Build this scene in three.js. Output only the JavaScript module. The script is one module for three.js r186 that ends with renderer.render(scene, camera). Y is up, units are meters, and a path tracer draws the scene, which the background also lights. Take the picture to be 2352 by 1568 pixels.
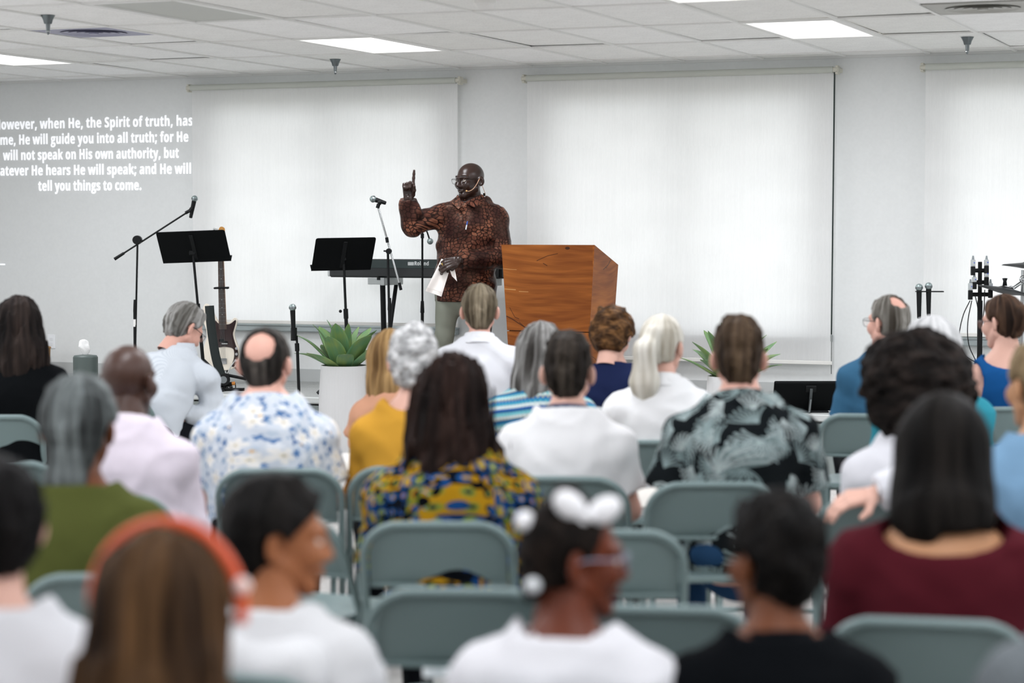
import * as THREE from 'three';
import { RoundedBoxGeometry } from 'three/addons/geometries/RoundedBoxGeometry.js';
import { TextGeometry } from 'three/addons/geometries/TextGeometry.js';
import { FontLoader } from 'three/addons/loaders/FontLoader.js';
import { mergeGeometries } from 'three/addons/utils/BufferGeometryUtils.js';
import { RectAreaLightUniformsLib } from 'three/addons/lights/RectAreaLightUniformsLib.js';

// ---------------------------------------------------------------- camera, sky, exposure
const FW = 2352, FH = 1568, FPX = 4900, CAMH = 1.65, YAW = THREE.MathUtils.degToRad(22.3), PITCH = Math.atan(264 / 4900);
const scene = new THREE.Scene();
const camera = new THREE.PerspectiveCamera(2 * Math.atan(FH / 2 / FPX) * 180 / Math.PI, FW / FH, 0.1, 100);
camera.rotation.order = 'YXZ';
camera.rotation.set(-PITCH, YAW, 0);
camera.position.set(0, CAMH, 0);
camera.focus = 15.3;
camera.userData.fStop = 2.0;
camera.updateMatrixWorld();
scene.background = new THREE.Color().setRGB(0.93, 0.97, 1.0);   // bright even overcast sky, seen only through the blinds
scene.backgroundIntensity = 2.55;
const renderer = new THREE.WebGLRenderer({ antialias: true });
renderer.toneMapping = THREE.LinearToneMapping;
renderer.toneMappingExposure = 1.03;
renderer.shadowMap.enabled = true;
RectAreaLightUniformsLib.init();
const LIGHT = 17.9;                                              // brightness of one ceiling troffer

// ---------------------------------------------------------------- helpers
const V = (x, y, z) => new THREE.Vector3(x, y, z);
const dr = THREE.MathUtils.degToRad;
const at = (px, py, depth) => V((px - FW / 2) / FPX, -(py - FH / 2) / FPX, -1).multiplyScalar(depth).applyQuaternion(camera.quaternion).add(camera.position);
const atZ = (px, py, z) => { const r = at(px, py, 1).sub(camera.position); return r.multiplyScalar(z / r.z).add(camera.position); };
const fwd = V(-Math.sin(YAW), 0, -Math.cos(YAW)), right = V(Math.cos(YAW), 0, -Math.sin(YAW));
let seed = 7;
const rnd = () => { seed = (seed * 1664525 + 1013904223) >>> 0; return seed / 4294967296; };
const rr = (a, b) => a + (b - a) * rnd();
const names = {};
const numbered = (n) => { const k = names[n] = (names[n] ?? -1) + 1; return k ? n + '_' + String(k).padStart(3, '0') : n; };
function thing(name, label, category, pos = [0, 0, 0], turn = 0, group) {
  const o = new THREE.Group(); o.name = numbered(name); scene.add(o);
  o.position.set(...(pos.isVector3 ? pos.toArray() : pos)); o.rotation.y = turn;
  o.userData = { label, category }; if (group) o.userData.group = group;
  return o;
}
function struct(name, geo, m) { const o = geo ? new THREE.Mesh(geo, m) : new THREE.Group(); o.name = name; o.userData = { kind: 'structure' }; scene.add(o); return o; }
function part(name, geo, m, parent, label) { const o = new THREE.Mesh(geo, m); o.name = name; parent.add(o); if (label) o.userData.label = label; return o; }
function merge(list) {
  return mergeGeometries(list.map((g) => {
    g = g.index ? g.toNonIndexed() : g.clone();
    for (const k of Object.keys(g.attributes)) if (!['position', 'normal', 'uv'].includes(k)) g.deleteAttribute(k);
    if (!g.attributes.uv) g.setAttribute('uv', new THREE.BufferAttribute(new Float32Array(g.attributes.position.count * 2), 2));
    return g;
  }));
}
const box = (w, h, d, x = 0, y = 0, z = 0, r = 0) => (r ? new RoundedBoxGeometry(w, h, d, 2, r) : new THREE.BoxGeometry(w, h, d)).translate(x, y, z);
function cyl(a, b, ra, rb = ra, seg = 12) {
  a = V(...a); b = V(...b); const d = b.clone().sub(a), g = new THREE.CylinderGeometry(rb, ra, d.length(), seg);
  g.applyQuaternion(new THREE.Quaternion().setFromUnitVectors(V(0, 1, 0), d.normalize()));
  return g.translate((a.x + b.x) / 2, (a.y + b.y) / 2, (a.z + b.z) / 2);
}
const tube = (pts, r, n = 40, seg = 8, closed = false, t = 0.5) => new THREE.TubeGeometry(new THREE.CatmullRomCurve3(pts.map((p) => V(...p)), closed, 'catmullrom', t), n, r, seg, closed);
const sphere = (r, x, y, z, a = 16, b = 12) => new THREE.SphereGeometry(r, a, b).translate(x, y, z);
const lathe = (pts, seg = 24) => new THREE.LatheGeometry(pts.map((p) => new THREE.Vector2(...p)), seg);
function tex(w, h, fn, srgb = true) {
  const d = new Uint8Array(w * h * 4);
  for (let j = 0; j < h; j++) for (let i = 0; i < w; i++) { const c = fn(i / w, j / h, i, j), k = (j * w + i) * 4; d[k] = c[0]; d[k + 1] = c[1]; d[k + 2] = c[2]; d[k + 3] = 255; }
  const t = new THREE.DataTexture(d, w, h); t.wrapS = t.wrapT = THREE.RepeatWrapping; t.magFilter = THREE.LinearFilter; t.minFilter = THREE.LinearFilter;
  if (srgb) t.colorSpace = THREE.SRGBColorSpace; t.needsUpdate = true; return t;
}
function canvasTex(w, h, draw) {
  const c = document.createElement('canvas'); c.width = w; c.height = h; draw(c.getContext('2d'), w, h);
  const t = new THREE.CanvasTexture(c); t.wrapS = t.wrapT = THREE.RepeatWrapping; t.colorSpace = THREE.SRGBColorSpace; return t;
}
const rep = (t, x, y) => { const c = t.clone(); c.repeat.set(x, y); c.needsUpdate = true; return c; };
// value noise
const H3 = (x, y, z) => { let h = Math.imul(x, 374761393) ^ Math.imul(y, 668265263) ^ Math.imul(z, 2147483647 - 1013); h = Math.imul(h ^ (h >>> 13), 1274126177); return ((h ^ (h >>> 16)) >>> 0) / 4294967296; };
function noise(x, y, z = 0, wrap = 0) {
  const i = Math.floor(x), j = Math.floor(y), k = Math.floor(z); let u = x - i, v = y - j, w = z - k;
  u = u * u * (3 - 2 * u); v = v * v * (3 - 2 * v); w = w * w * (3 - 2 * w);
  const m = (a) => wrap ? ((a % wrap) + wrap) % wrap : a;
  const h = (a, b, c) => H3(m(a), m(b), c);
  const L = (a, b, t) => a + (b - a) * t;
  return L(L(L(h(i, j, k), h(i + 1, j, k), u), L(h(i, j + 1, k), h(i + 1, j + 1, k), u), v), L(L(h(i, j, k + 1), h(i + 1, j, k + 1), u), L(h(i, j + 1, k + 1), h(i + 1, j + 1, k + 1), u), v), w) * 2 - 1;
}
const mat = (color, roughness = 0.6, o = {}) => new THREE.MeshPhysicalMaterial({ color, roughness, ...o });
const mix3 = (a, b, t) => [a[0] + (b[0] - a[0]) * t, a[1] + (b[1] - a[1]) * t, a[2] + (b[2] - a[2]) * t];

// ---------------------------------------------------------------- common materials
const M = {
  black: mat('#101213', 0.45, { specularIntensity: 0.4 }), blackMatte: mat('#0d0f10', 0.75, { specularIntensity: 0.2 }), blackGloss: mat('#08090a', 0.25),
  chrome: mat('#c9cccd', 0.18, { metalness: 1 }), steel: mat('#7d8385', 0.35, { metalness: 0.9 }),
  white: mat('#ecebe8', 0.55), grille: mat('#8f9c9b', 0.4, { metalness: 0.6 }),
  chair: mat('#6d7f7f', 0.4, { specularIntensity: 0.8 }), rubber: mat('#2b2d2d', 0.8),
  paper: mat('#d2cfc9', 0.9), denim: mat('#24405f', 0.85, { specularIntensity: 0.1 }), darkCloth: mat('#121418', 0.9, { specularIntensity: 0.1 }), shoe: mat('#151312', 0.5),
};

// ---------------------------------------------------------------- room shell
const WZ = -15.3, CEIL = 2.885, XL = -13, XR = 4.6, ZB = 3.6, PLAT = 0.40, PZ = -13.85;
const paint = tex(256, 256, (u, v) => { const n = noise(u * 32, v * 32, 3, 32) * 0.8 + noise(u * 128, v * 128, 4, 128) * 1.5; return [224 + n, 226 + n, 225 + n]; });
const wallM = mat('#ffffff', 0.85, { map: rep(paint, 0.5, 0.5) });
const carpetT = tex(512, 512, (u, v) => { const n = noise(u * 256, v * 256, 1, 256) * 16 + noise(u * 16, v * 16, 2, 16) * 6; return [180 + n, 178 + n, 175 + n]; });
struct('floor', box(XR - XL, 0.1, ZB - WZ, (XL + XR) / 2, -0.05, (WZ + ZB) / 2), mat('#ffffff', 0.95, { map: rep(carpetT, 18, 18) }));
{
  const s = new THREE.Shape([[XL, 0], [XR, 0], [XR, 3.2], [XL, 3.2]].map((p) => new THREE.Vector2(...p)));
  for (const [x0, x1] of [[-8.93, -6.82], [-5.99, -3.84], [-2.94, -0.85]]) s.holes.push(new THREE.Path([[x0, 0.85], [x1, 0.85], [x1, 2.70], [x0, 2.70]].map((p) => new THREE.Vector2(...p))));
  struct('wall_back', new THREE.ExtrudeGeometry(s, { depth: 0.16, bevelEnabled: false }).translate(0, 0, WZ - 0.16), wallM);
  struct('wall_left', box(0.15, 3.2, ZB - WZ + 0.3, XL - 0.075, 1.6, (WZ + ZB) / 2), wallM);
  struct('wall_right', box(0.15, 3.2, ZB - WZ + 0.3, XR + 0.075, 1.6, (WZ + ZB) / 2), wallM);
  struct('wall_front', box(XR - XL, 3.2, 0.15, (XL + XR) / 2, 1.6, ZB + 0.075), wallM);
  struct('baseboard_back', box(XR - XL, 0.1, 0.015, (XL + XR) / 2, PLAT + 0.05, WZ + 0.0075), mat('#b9bcbb', 0.6));
}
// windows, sills and the overhang and ground outside
const frameM = mat('#8d9493', 0.4, { metalness: 0.5 }), paneM = mat('#ffffff', 0.02, { transmission: 1, thickness: 0 });
[[-8.93, -6.82], [-5.99, -3.84], [-2.94, -0.85]].forEach(([x0, x1], i) => {
  const w = struct('window_' + (i + 1)); const cx = (x0 + x1) / 2, z = WZ - 0.1;
  part('window_frame', merge([box(x1 - x0, 0.06, 0.06, cx, 0.88, z), box(x1 - x0, 0.06, 0.06, cx, 2.67, z), box(0.06, 1.73, 0.06, x0 + 0.03, 1.775, z), box(0.06, 1.73, 0.06, x1 - 0.03, 1.775, z), box(0.07, 1.73, 0.06, cx + 0.02, 1.775, z)]), frameM, w);
  for (const s of [-1, 1]) part('pane', box((x1 - x0) / 2 - 0.1, 1.73, 0.004, cx + 0.01 + s * (x1 - x0) / 4, 1.775, z), paneM, w);
  part('window_sill', merge([box(x1 - x0 + 0.2, 0.045, 0.07, cx, 0.825, WZ + 0.035, 0.008), box(x1 - x0 + 0.2, 0.012, 0.074, cx, 0.853, WZ + 0.037)]), mat('#9ea7a8', 0.35, { metalness: 0.5 }), w);
});
struct('trim_1', box(XR - XL, 0.2, 0.6, (XL + XR) / 2, 3.1, WZ - 0.46), mat('#a8968c', 0.9));
{ const g = struct('ground_outside', box(60, 0.1, 30, -4, -0.2, WZ - 15.2), mat('#a5a49c', 0.95)); }

// ---------------------------------------------------------------- ceiling: tees, tiles, slab
const tileT = tex(256, 256, (u, v) => { const n = noise(u * 96, v * 96, 9, 96), b = noise(u * 8, v * 8, 5, 8) * 2; const s = n > 0.55 ? -14 : 0; return [250 + s + b, 250 + s + b, 249 + s + b]; });
const tileMs = [0, 1, 2].map((i) => mat(['#ffffff', '#fbfbfa', '#f6f6f4'][i], 0.9, { map: rep(tileT, 1, 2) }));
const gx0 = -3.055, gz0 = -12.52, TW = 0.61, TL = 1.22;
const lightCells = [[0, 0], [-5, 0], [-10, 0], [0, 2], [-5, 2, 1], [-10, 2], [5, 0], [10, 0], [5, 2], [10, 2]];
for (const z of [4, 6, 8, 10]) for (const x of [-15, -10, -5, 0, 5, 10]) lightCells.push([x, z]);
const ceilGroup = struct('ceiling');
part('slab', box(XR - XL + 0.3, 0.2, ZB - WZ + 0.3, (XL + XR) / 2, CEIL + 0.2, (WZ + ZB) / 2), mat('#d8d6d2', 0.9), ceilGroup);
{
  // x cells: i -> [gx0 + (i-1)*TW, gx0 + i*TW]; z cells: j -> [gz0 + (j-1)*TL, gz0 + j*TL], j grows towards the camera
  const isLight = new Set(lightCells.map(([i, j]) => i + ',' + j)), tg = new THREE.BoxGeometry(TW - 0.008, 0.016, TL - 0.008);
  const half = new THREE.BoxGeometry(TW - 0.008, 0.016, TL / 2 - 0.008), bars = [], rest = [];
  for (let i = -16; i <= 12; i++) for (let j = -1; j <= 13; j++) {
    if (isLight.has(i + ',' + j)) continue;
    const cx = gx0 + (i - 0.5) * TW; let cz = gz0 + (j - 0.5) * TL, seen = i >= -13 && i <= 3 && j <= 2;
    if (cx < XL || cx > XR || cz > ZB) continue;
    let g = tg, vent = (i === -7 && j === 1) || (i === 2 && j === 1);
    if (vent) { g = half; cz += i === -7 ? -TL / 4 : TL / 4; }
    if (j === -1) { const d = gz0 - 2 * TL - WZ + TL; }
    if (seen) {
      const t = part('ceiling_tile', g, tileMs[Math.floor(rnd() * 3)], ceilGroup); t.position.set(cx, CEIL + 0.009, cz);
      if (rnd() < 0.25) { t.rotation.set(rr(-0.006, 0.006), 0, rr(-0.012, 0.012)); t.position.y += 0.004; }
    } else rest.push(g.clone().translate(cx, CEIL + 0.009, cz));
  }
  for (let i = -16; i <= 3; i++) { const t = part('ceiling_tile', box(TW - 0.008, 0.016, gz0 - 2 * TL - WZ - 0.01), tileMs[Math.floor(rnd() * 3)], ceilGroup); t.position.set(gx0 + (i - 0.5) * TW, CEIL + 0.009, (gz0 - 2 * TL + WZ) / 2); }
  const more = part('ceiling_tile', merge(rest), tileMs[0], ceilGroup); more.userData.kind = 'stuff';
  for (let i = -17; i <= 13; i++) { const x = gx0 + i * TW; if (x > XL && x < XR) bars.push(box(0.022, 0.012, ZB - WZ, x, CEIL - 0.004, (ZB + WZ) / 2)); }
  for (let j = -2; j <= 13; j++) { const z = gz0 + j * TL; if (z > WZ && z < ZB) bars.push(box(XR - XL, 0.010, 0.022, (XL + XR) / 2, CEIL - 0.003, z)); }
  part('ceiling_grid', merge(bars), mat('#e9e9e6', 0.5), ceilGroup);
  struct('trim_2', box(XR - XL, 0.025, 0.02, (XL + XR) / 2, CEIL - 0.006, WZ + 0.011), mat('#d9dad8', 0.6));
}
// ---------------------------------------------------------------- ceiling lights
{
  const fg = merge([box(TW - 0.03, 0.02, 0.03, 0, 0, -TL / 2 + 0.03), box(TW - 0.03, 0.02, 0.03, 0, 0, TL / 2 - 0.03), box(0.025, 0.02, TL - 0.05, -TW / 2 + 0.028, 0, 0), box(0.025, 0.02, TL - 0.05, TW / 2 - 0.028, 0, 0)]);
  const lg = box(TW - 0.06, 0.012, TL - 0.06, 0, 0.006, 0), wm = mat('#f3f3f1', 0.5);
  const on = new THREE.MeshStandardMaterial({ color: '#ffffff', roughness: 0.6, emissive: '#fffdf8', emissiveIntensity: 1.6 }), off = mat('#bdbfb9', 0.5);
  const where = { '0,0': 'lit ceiling light panel above the right-hand blind, nearer the stage', '-5,0': 'lit ceiling light panel left of centre above the left-hand blind', '-10,0': 'lit ceiling light panel cut by the left edge above the glowing wall text', '0,2': 'lit ceiling light panel cut by the top edge of the picture', '-5,2': 'unlit grey ceiling light panel at the top left' };
  for (const [i, j, dead] of lightCells) {
    const x = gx0 + (i - 0.5) * TW, z = gz0 + (j - 0.5) * TL; if (x < XL + 0.4 || x > XR - 0.4 || z > ZB - 0.7) continue;
    const o = thing('ceiling_light', where[i + ',' + j] || 'lit ceiling light panel over the seating, outside the picture', 'ceiling light', [x, CEIL, z], 0, 'ceiling light panels');
    part('frame', fg, wm, o); part('diffuser', lg, dead ? off : on, o);
    if (dead) continue;
    const l = new THREE.RectAreaLight('#f7f9ff', LIGHT, TW - 0.07, TL - 0.07); l.position.set(0, -0.012, 0); l.rotation.x = -Math.PI / 2; o.add(l);
  }
}
// ---------------------------------------------------------------- vents, sprinklers, sensor
{
  const vent = (i, dz, label, c) => {
    const o = thing('ceiling_vent', label, 'air vent', [gx0 + (i - 0.5) * TW, CEIL, gz0 + 0.5 * TL + dz], 0, 'ceiling air vents');
    const m = mat(c, 0.5);
    part('plate', box(TW - 0.03, 0.012, TL / 2 - 0.03, 0, 0, 0, 0.004), m, o);
    const rs = [0.21, 0.16, 0.11, 0.06];
    rs.forEach((r, k) => part('louver_ring', new THREE.CylinderGeometry(r - 0.018, r, 0.008, 40, 1, true).translate(0, -0.009 + k * 0.001, 0), m, o));
    part('core', new THREE.CylinderGeometry(0.03, 0.03, 0.01, 24).translate(0, -0.012, 0), m, o);
  };
  vent(-7, TL / 4, 'square lavender-grey air diffuser in the ceiling behind the sprinkler at left', '#9a9aae');
  vent(2, -TL / 4, 'air grille in the ceiling cut by the top edge at right', '#a9a8a2');
  const SPR = mat('#6c7375', 0.3, { metalness: 0.9 });
  for (const [px, py, label] of [[110, 35, 'chrome fire sprinkler head below the ceiling at the far left'], [770, 136, 'chrome fire sprinkler head below the ceiling above the left-hand blind'], [2222, 85, 'chrome fire sprinkler head below the ceiling at the right']]) {
    const r = at(px, py, 1).sub(camera.position), p = r.multiplyScalar((CEIL - CAMH) / r.y).add(camera.position);
    const o = thing('fire_sprinkler', label, 'sprinkler', [p.x, CEIL, p.z], 0, 'ceiling fire sprinklers');
    part('cup', lathe([[0.016, -0.05], [0.022, -0.05], [0.028, -0.028], [0.042, 0], [0.036, 0]]), SPR, o);
    part('stem', lathe([[0, -0.115], [0.006, -0.11], [0.011, -0.09], [0.014, -0.05], [0.014, -0.02], [0, -0.02]]), M.steel, o);
    part('deflector', new THREE.CylinderGeometry(0.014, 0.014, 0.003, 16).translate(0, -0.095, 0), M.chrome, o);
  }
  const r = at(1115, 0, 1).sub(camera.position), p = r.multiplyScalar((CEIL - CAMH) / r.y).add(camera.position);
  const o = thing('smoke_detector', 'small round white detector on the ceiling at the top edge', 'smoke detector', [p.x, CEIL, p.z]);
  part('base', new THREE.CylinderGeometry(0.06, 0.06, 0.02, 24).translate(0, -0.012, 0), M.white, o); part('cover', lathe([[0, -0.05], [0.035, -0.048], [0.05, -0.03], [0.055, -0.02]]), M.white, o);
}
// ---------------------------------------------------------------- platform
{
  const top = tex(256, 256, (u, v) => { const n = noise(u * 128, v * 128, 6, 128) * 9 + noise(u * 12, v * 12, 7, 12) * 4; return [168 + n, 170 + n, 168 + n]; });
  const o = thing('stage_platform', 'low grey stage platform along the back wall under the speaker', 'platform');
  part('deck', box(XR - XL - 0.02, 0.05, PZ - WZ - 0.03, (XL + XR) / 2, PLAT - 0.025, (PZ + WZ) / 2 - 0.01), mat('#ffffff', 0.95, { map: rep(top, 18, 2) }), o);
  part('nosing', box(XR - XL - 0.02, 0.045, 0.05, (XL + XR) / 2, PLAT - 0.0205, PZ - 0.02, 0.008), mat('#c6c9c7', 0.5), o);
  const fm = mat('#8c9492', 0.7);
  for (let x = XL + 0.01; x < XR - 1; x += 1.22) part('front_panel', box(1.21, PLAT - 0.06, 0.02, x + 0.605, (PLAT - 0.06) / 2, PZ - 0.035), fm, o);
}
// ---------------------------------------------------------------- roller blinds
{
  const weave = tex(512, 256, (u, v, i) => { const s = noise(u * 170, v * 2, 2, 170) * 1.5 + noise(u * 512, v * 30, 8, 512) * 2; const b = noise(u * 6, v * 6, 4, 6) * 2; return [240 + s + b, 240 + s + b, 239 + s + b].map((a) => Math.min(255, Math.max(0, a))); });
  const fabric = mat('#ffffff', 1, { map: weave, transmission: 0.5, thickness: 0, side: THREE.DoubleSide });
  const tubeM = mat('#c3c6be', 0.7), brM = mat('#cfcdc0', 0.5);
  const blind = (x0, x1, bottom, chain, label) => {
    const o = thing('roller_blind', label, 'blind', [(x0 + x1) / 2, bottom, WZ], 0, 'roller blinds over the windows'), w = x1 - x0, h = 2.77 - bottom, z = 0.12;
    const g = new THREE.PlaneGeometry(w, h, 40, 20), p = g.attributes.position, uv = g.attributes.uv;
    for (let i = 0; i < p.count; i++) { p.setZ(i, 0.003 * noise(p.getX(i) * 2.5, p.getY(i) * 0.6, x0)); uv.setXY(i, (p.getX(i) + w / 2) / 1.0, (p.getY(i) + h / 2) / 0.8); }
    g.computeVertexNormals(); part('fabric', g.translate(0, h / 2, z - 0.022), fabric, o);
    part('roller_tube', cyl([-w / 2 + 0.005, h + 0.008, z], [w / 2 - 0.005, h + 0.008, z], 0.024, 0.024, 20), tubeM, o);
    part('hem_bar', box(w, 0.028, 0.012, 0, 0.014, z - 0.022, 0.005), mat('#dddcd7', 0.7), o);
    for (const s of [-1, 1]) part('bracket', merge([box(0.022, 0.065, 0.07, s * (w / 2 + 0.022), h + 0.006, z - 0.025, 0.006), box(0.03, 0.03, 0.13, s * (w / 2 + 0.022), h + 0.006, 0.065), cyl([s * (w / 2 - 0.006), h + 0.008, z], [s * (w / 2 + 0.03), h + 0.008, z], 0.018)]), brM, o);
    if (chain) {
      const cx = chain[0] * (w / 2 - 0.002 * chain[0]);
      part('cord', merge([cyl([cx + 0.004, h, z - 0.02], [cx - 0.004, chain[1] - bottom, z - 0.02], 0.0055), cyl([cx - 0.003, chain[1] - bottom, z - 0.02], [cx - 0.003, chain[1] - bottom - 0.28, z - 0.02], 0.0025)]), mat(chain[2], 0.7), o);
      part('cord_weight', lathe([[0, -0.03], [0.007, -0.02], [0.007, 0.02], [0, 0.03]], 12).translate(cx - 0.003, chain[1] - bottom - 0.02, z - 0.015), mat('#8d9290', 0.5), o);
    }
  };
  blind(-9.06, -6.69, 0.865, null, 'white roller blind behind the bass guitar, left of the speaker');
  blind(-6.11, -3.72, 0.645, [1, 0.86, '#1e2c29'], 'white roller blind hanging lowest, right of the speaker');
  blind(-3.06, -0.7, 0.87, null, 'white roller blind at the right edge behind the drum cymbals');
}
// ---------------------------------------------------------------- glowing letters imitating projected text, wall outlet
{
  const font = await new FontLoader().loadAsync('fonts/droid/droid_sans_bold.typeface.json');
  const o = thing('glowing_wall_text', 'white glowing letters imitating projected scripture text on the grey wall at left', 'glowing_letters', [0, 0, WZ + 0.001]);
  const tm = new THREE.MeshStandardMaterial({ color: '#ffffff', roughness: 0.9, emissive: '#f4f7ff', emissiveIntensity: 0.45 });  // letters emit by themselves, standing in for the light of a projector
  const rows = [[-31, 443, 293, '13 However, when He, the Spirit of truth, has'], [-22, 433, 329, 'come, He will guide you into all truth; for He'], [7, 411, 365, 'will not speak on His own authority, but'], [-30, 439, 401, 'whatever He hears He will speak; and He will'], [88, 325, 437, 'tell you things to come.']];
  for (const [a, b, base, s] of rows) {
    const p0 = atZ(a, base, WZ), p1 = atZ(b, base, WZ), w = p1.x - p0.x, size = 0.083;
    const opts = { font, size, depth: 0.002, curveSegments: 4, bevelEnabled: true, bevelThickness: 0.0005, bevelSize: 0.001, bevelSegments: 1 };
    let g;
    if (s.startsWith('13')) {
      const sup = new TextGeometry('13', { ...opts, size: 0.048 }).translate(0, 0.036, 0), rest = new TextGeometry(s.slice(3), opts);
      sup.computeBoundingBox(); g = merge([sup, rest.translate(sup.boundingBox.max.x + 0.025, 0, 0)]);
    } else g = new TextGeometry(s, opts);
    g.computeBoundingBox(); const bb = g.boundingBox;
    g.translate(-bb.min.x, 0, 0).scale(w / (bb.max.x - bb.min.x), 1, 1).translate(p0.x, (p0.y + p1.y) / 2, 0);
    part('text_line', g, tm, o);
  }
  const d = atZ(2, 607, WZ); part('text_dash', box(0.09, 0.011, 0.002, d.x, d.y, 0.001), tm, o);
  const q = atZ(119, 784, WZ), u = thing('wall_outlet', 'white outlet cover on the grey wall beside the dark-haired woman', 'outlet', [q.x, q.y, WZ]);
  part('cover_plate', box(0.075, 0.118, 0.008, 0, 0, 0.004, 0.003), mat('#eceef0', 0.4), u);
  for (const s of [-1, 1]) part('socket', box(0.033, 0.028, 0.004, 0, s * 0.02, 0.009, 0.0015), mat('#e2e4e6', 0.4), u);
}
// ================================================================ things on and before the stage
const stageBase = (px, z, y = PLAT) => { const p = atZ(px, 700, z); return V(p.x, y, z); };
const facing = (name, label, cat, px, z, y, group) => { const o = thing(name, label, cat, stageBase(px, z, y), YAW, group); o.updateMatrixWorld(true); return o; };
// the point of picture position (px, py) in o's own axes, dz nearer to the camera than o's base
function loc(o, px, py, dz = 0) {
  const r = at(px, py, 1).sub(camera.position), d = o.position.clone().sub(camera.position).dot(fwd) - dz;
  return o.worldToLocal(r.multiplyScalar(d / r.dot(fwd)).add(camera.position)).toArray();
}
const add3 = (a, b) => [a[0] + b[0], a[1] + b[1], a[2] + b[2]], sub3 = (a, b) => [a[0] - b[0], a[1] - b[1], a[2] - b[2]], mul3 = (a, s) => [a[0] * s, a[1] * s, a[2] * s];
const len3 = (a) => Math.hypot(...a), norm3 = (a) => mul3(a, 1 / (len3(a) || 1)), lerp3 = (a, b, t) => add3(a, mul3(sub3(b, a), t));
const dot3 = (a, b) => a[0] * b[0] + a[1] * b[1] + a[2] * b[2], cross3 = (a, b) => [a[1] * b[2] - a[2] * b[1], a[2] * b[0] - a[0] * b[2], a[0] * b[1] - a[1] * b[0]];
function micParts(o, tail, head, nameBody = 'microphone') {
  const d = norm3(sub3(head, tail)), neck = sub3(head, mul3(d, 0.02));
  const b = part(nameBody, merge([cyl(tail, neck, 0.0135, 0.0185), cyl(sub3(tail, mul3(d, 0.006)), tail, 0.010, 0.0135)]), M.black, o, 'black microphone body');
  part('grille', sphere(0.0255, ...head, 20, 14), M.grille, b, 'silver mesh grille'); part('ring', cyl(sub3(head, mul3(d, 0.008)), add3(head, mul3(d, 0.004)), 0.0262), M.steel, b);
}
function tripod(o, y0, h, r, sink = 0, c = [0, 0]) {
  for (let k = 0; k < 3; k++) { const a = k * 2.094 + 0.5, f = [c[0] + r * Math.cos(a), y0 + 0.012, c[1] + r * Math.sin(a)]; const l = part('leg', cyl([c[0], y0 + h, c[1]], f, 0.008), M.black, o); part('rubber_foot', cyl(lerp3(f, [c[0], y0 + h, c[1]], 0.12), f, 0.012), M.rubber, l); }
}
{ // boom microphone stand at the left
  const o = facing('microphone_stand', 'black boom microphone stand at far left beside the glowing wall text', 'microphone stand', 309, -14.5, PLAT, 'microphone stands on the stage');
  const j = loc(o, 316, 551), e = loc(o, 263, 595), m = loc(o, 437, 483);
  part('pole', merge([cyl([0, 0.2, 0], [j[0], j[1], 0], 0.008), cyl([0, 0.12, 0], loc(o, 309.5, 712), 0.012)]), M.black, o);
  part('clutch', cyl(loc(o, 310, 716), loc(o, 310, 688), 0.015, 0.011), M.black, o); part('sticker', cyl(loc(o, 309.5, 750), loc(o, 309.6, 733), 0.0125), M.white, o, 'white sticker');
  const b = part('boom', cyl(e, m, 0.007), M.black, o); part('counterweight', cyl(e, loc(o, 285, 581), 0.013, 0.011), M.black, b);
  part('joint', merge([cyl(add3(j, [0, 0, -0.02]), add3(j, [0, 0, 0.035]), 0.036), cyl(add3(j, [0.01, -0.005, 0.03]), add3(j, [0.01, -0.005, 0.05]), 0.02)]), M.black, o);
  part('clip', merge([cyl(m, loc(o, 426, 489), 0.013), cyl(loc(o, 436, 487), loc(o, 442, 478), 0.019)]), M.black, o); tripod(o, 0, 0.25, 0.32);
  const k = facing('microphone', 'handheld microphone upright in the clip of the tall boom stand at left', 'microphone', 309, -14.5, PLAT, 'handheld microphones');
  micParts(k, loc(k, 438, 499), loc(k, 447, 456), 'body');
}
function musicStand(label, pole, plate, size, rot, z) {
  const o = facing('music_stand', label, 'music stand', pole[1][0], z, PLAT, 'music stands'); const t = loc(o, ...pole[0], 0), c = loc(o, ...plate, 0.06);
  part('pole', merge([cyl([0, 0.1, 0], lerp3([0, 0.1, 0], t, 0.55), 0.014), cyl(lerp3([0, 0.1, 0], t, 0.5), t, 0.010)]), M.black, o);
  part('clutch', cyl(lerp3([0, 0.1, 0], t, 0.5), lerp3([0, 0.1, 0], t, 0.58), 0.018), M.black, o); part('clutch_knob', sphere(0.012, ...add3(lerp3([0, 0.1, 0], t, 0.56), [-0.04, 0, 0])), M.black, o);
  const d = new THREE.Object3D(); d.position.set(...c); d.rotation.set(...rot, 'YXZ'); d.updateMatrix();
  const [w, h] = size, sh = new THREE.Shape(), r = 0.018; sh.moveTo(-w / 2, -h / 2); sh.lineTo(w / 2, -h / 2); sh.lineTo(w / 2, h / 2 - r); sh.quadraticCurveTo(w / 2, h / 2, w / 2 - r, h / 2); sh.lineTo(-w / 2 + r, h / 2); sh.quadraticCurveTo(-w / 2, h / 2, -w / 2, h / 2 - r);
  const desk = part('desk', new THREE.ExtrudeGeometry(sh, { depth: 0.004, bevelEnabled: true, bevelSize: 0.002, bevelThickness: 0.002, bevelSegments: 1 }).applyMatrix4(d.matrix), M.blackMatte, o);
  part('ledge', box(w, 0.006, 0.06, 0, -h / 2, -0.03).applyMatrix4(d.matrix), M.blackMatte, desk); part('rib', box(0.03, h * 0.8, 0.012, 0, 0, 0.008, 0.003).applyMatrix4(d.matrix), M.black, desk);
  part('tilt_joint', merge([cyl(add3(t, [-0.04, 0.0, 0]), add3(t, [0.04, 0.0, 0]), 0.016), box(0.05, 0.07, 0.04, t[0], t[1] + 0.01, t[2] + 0.02, 0.008)]), M.black, o); tripod(o, 0, 0.22, 0.26);
}
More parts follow.
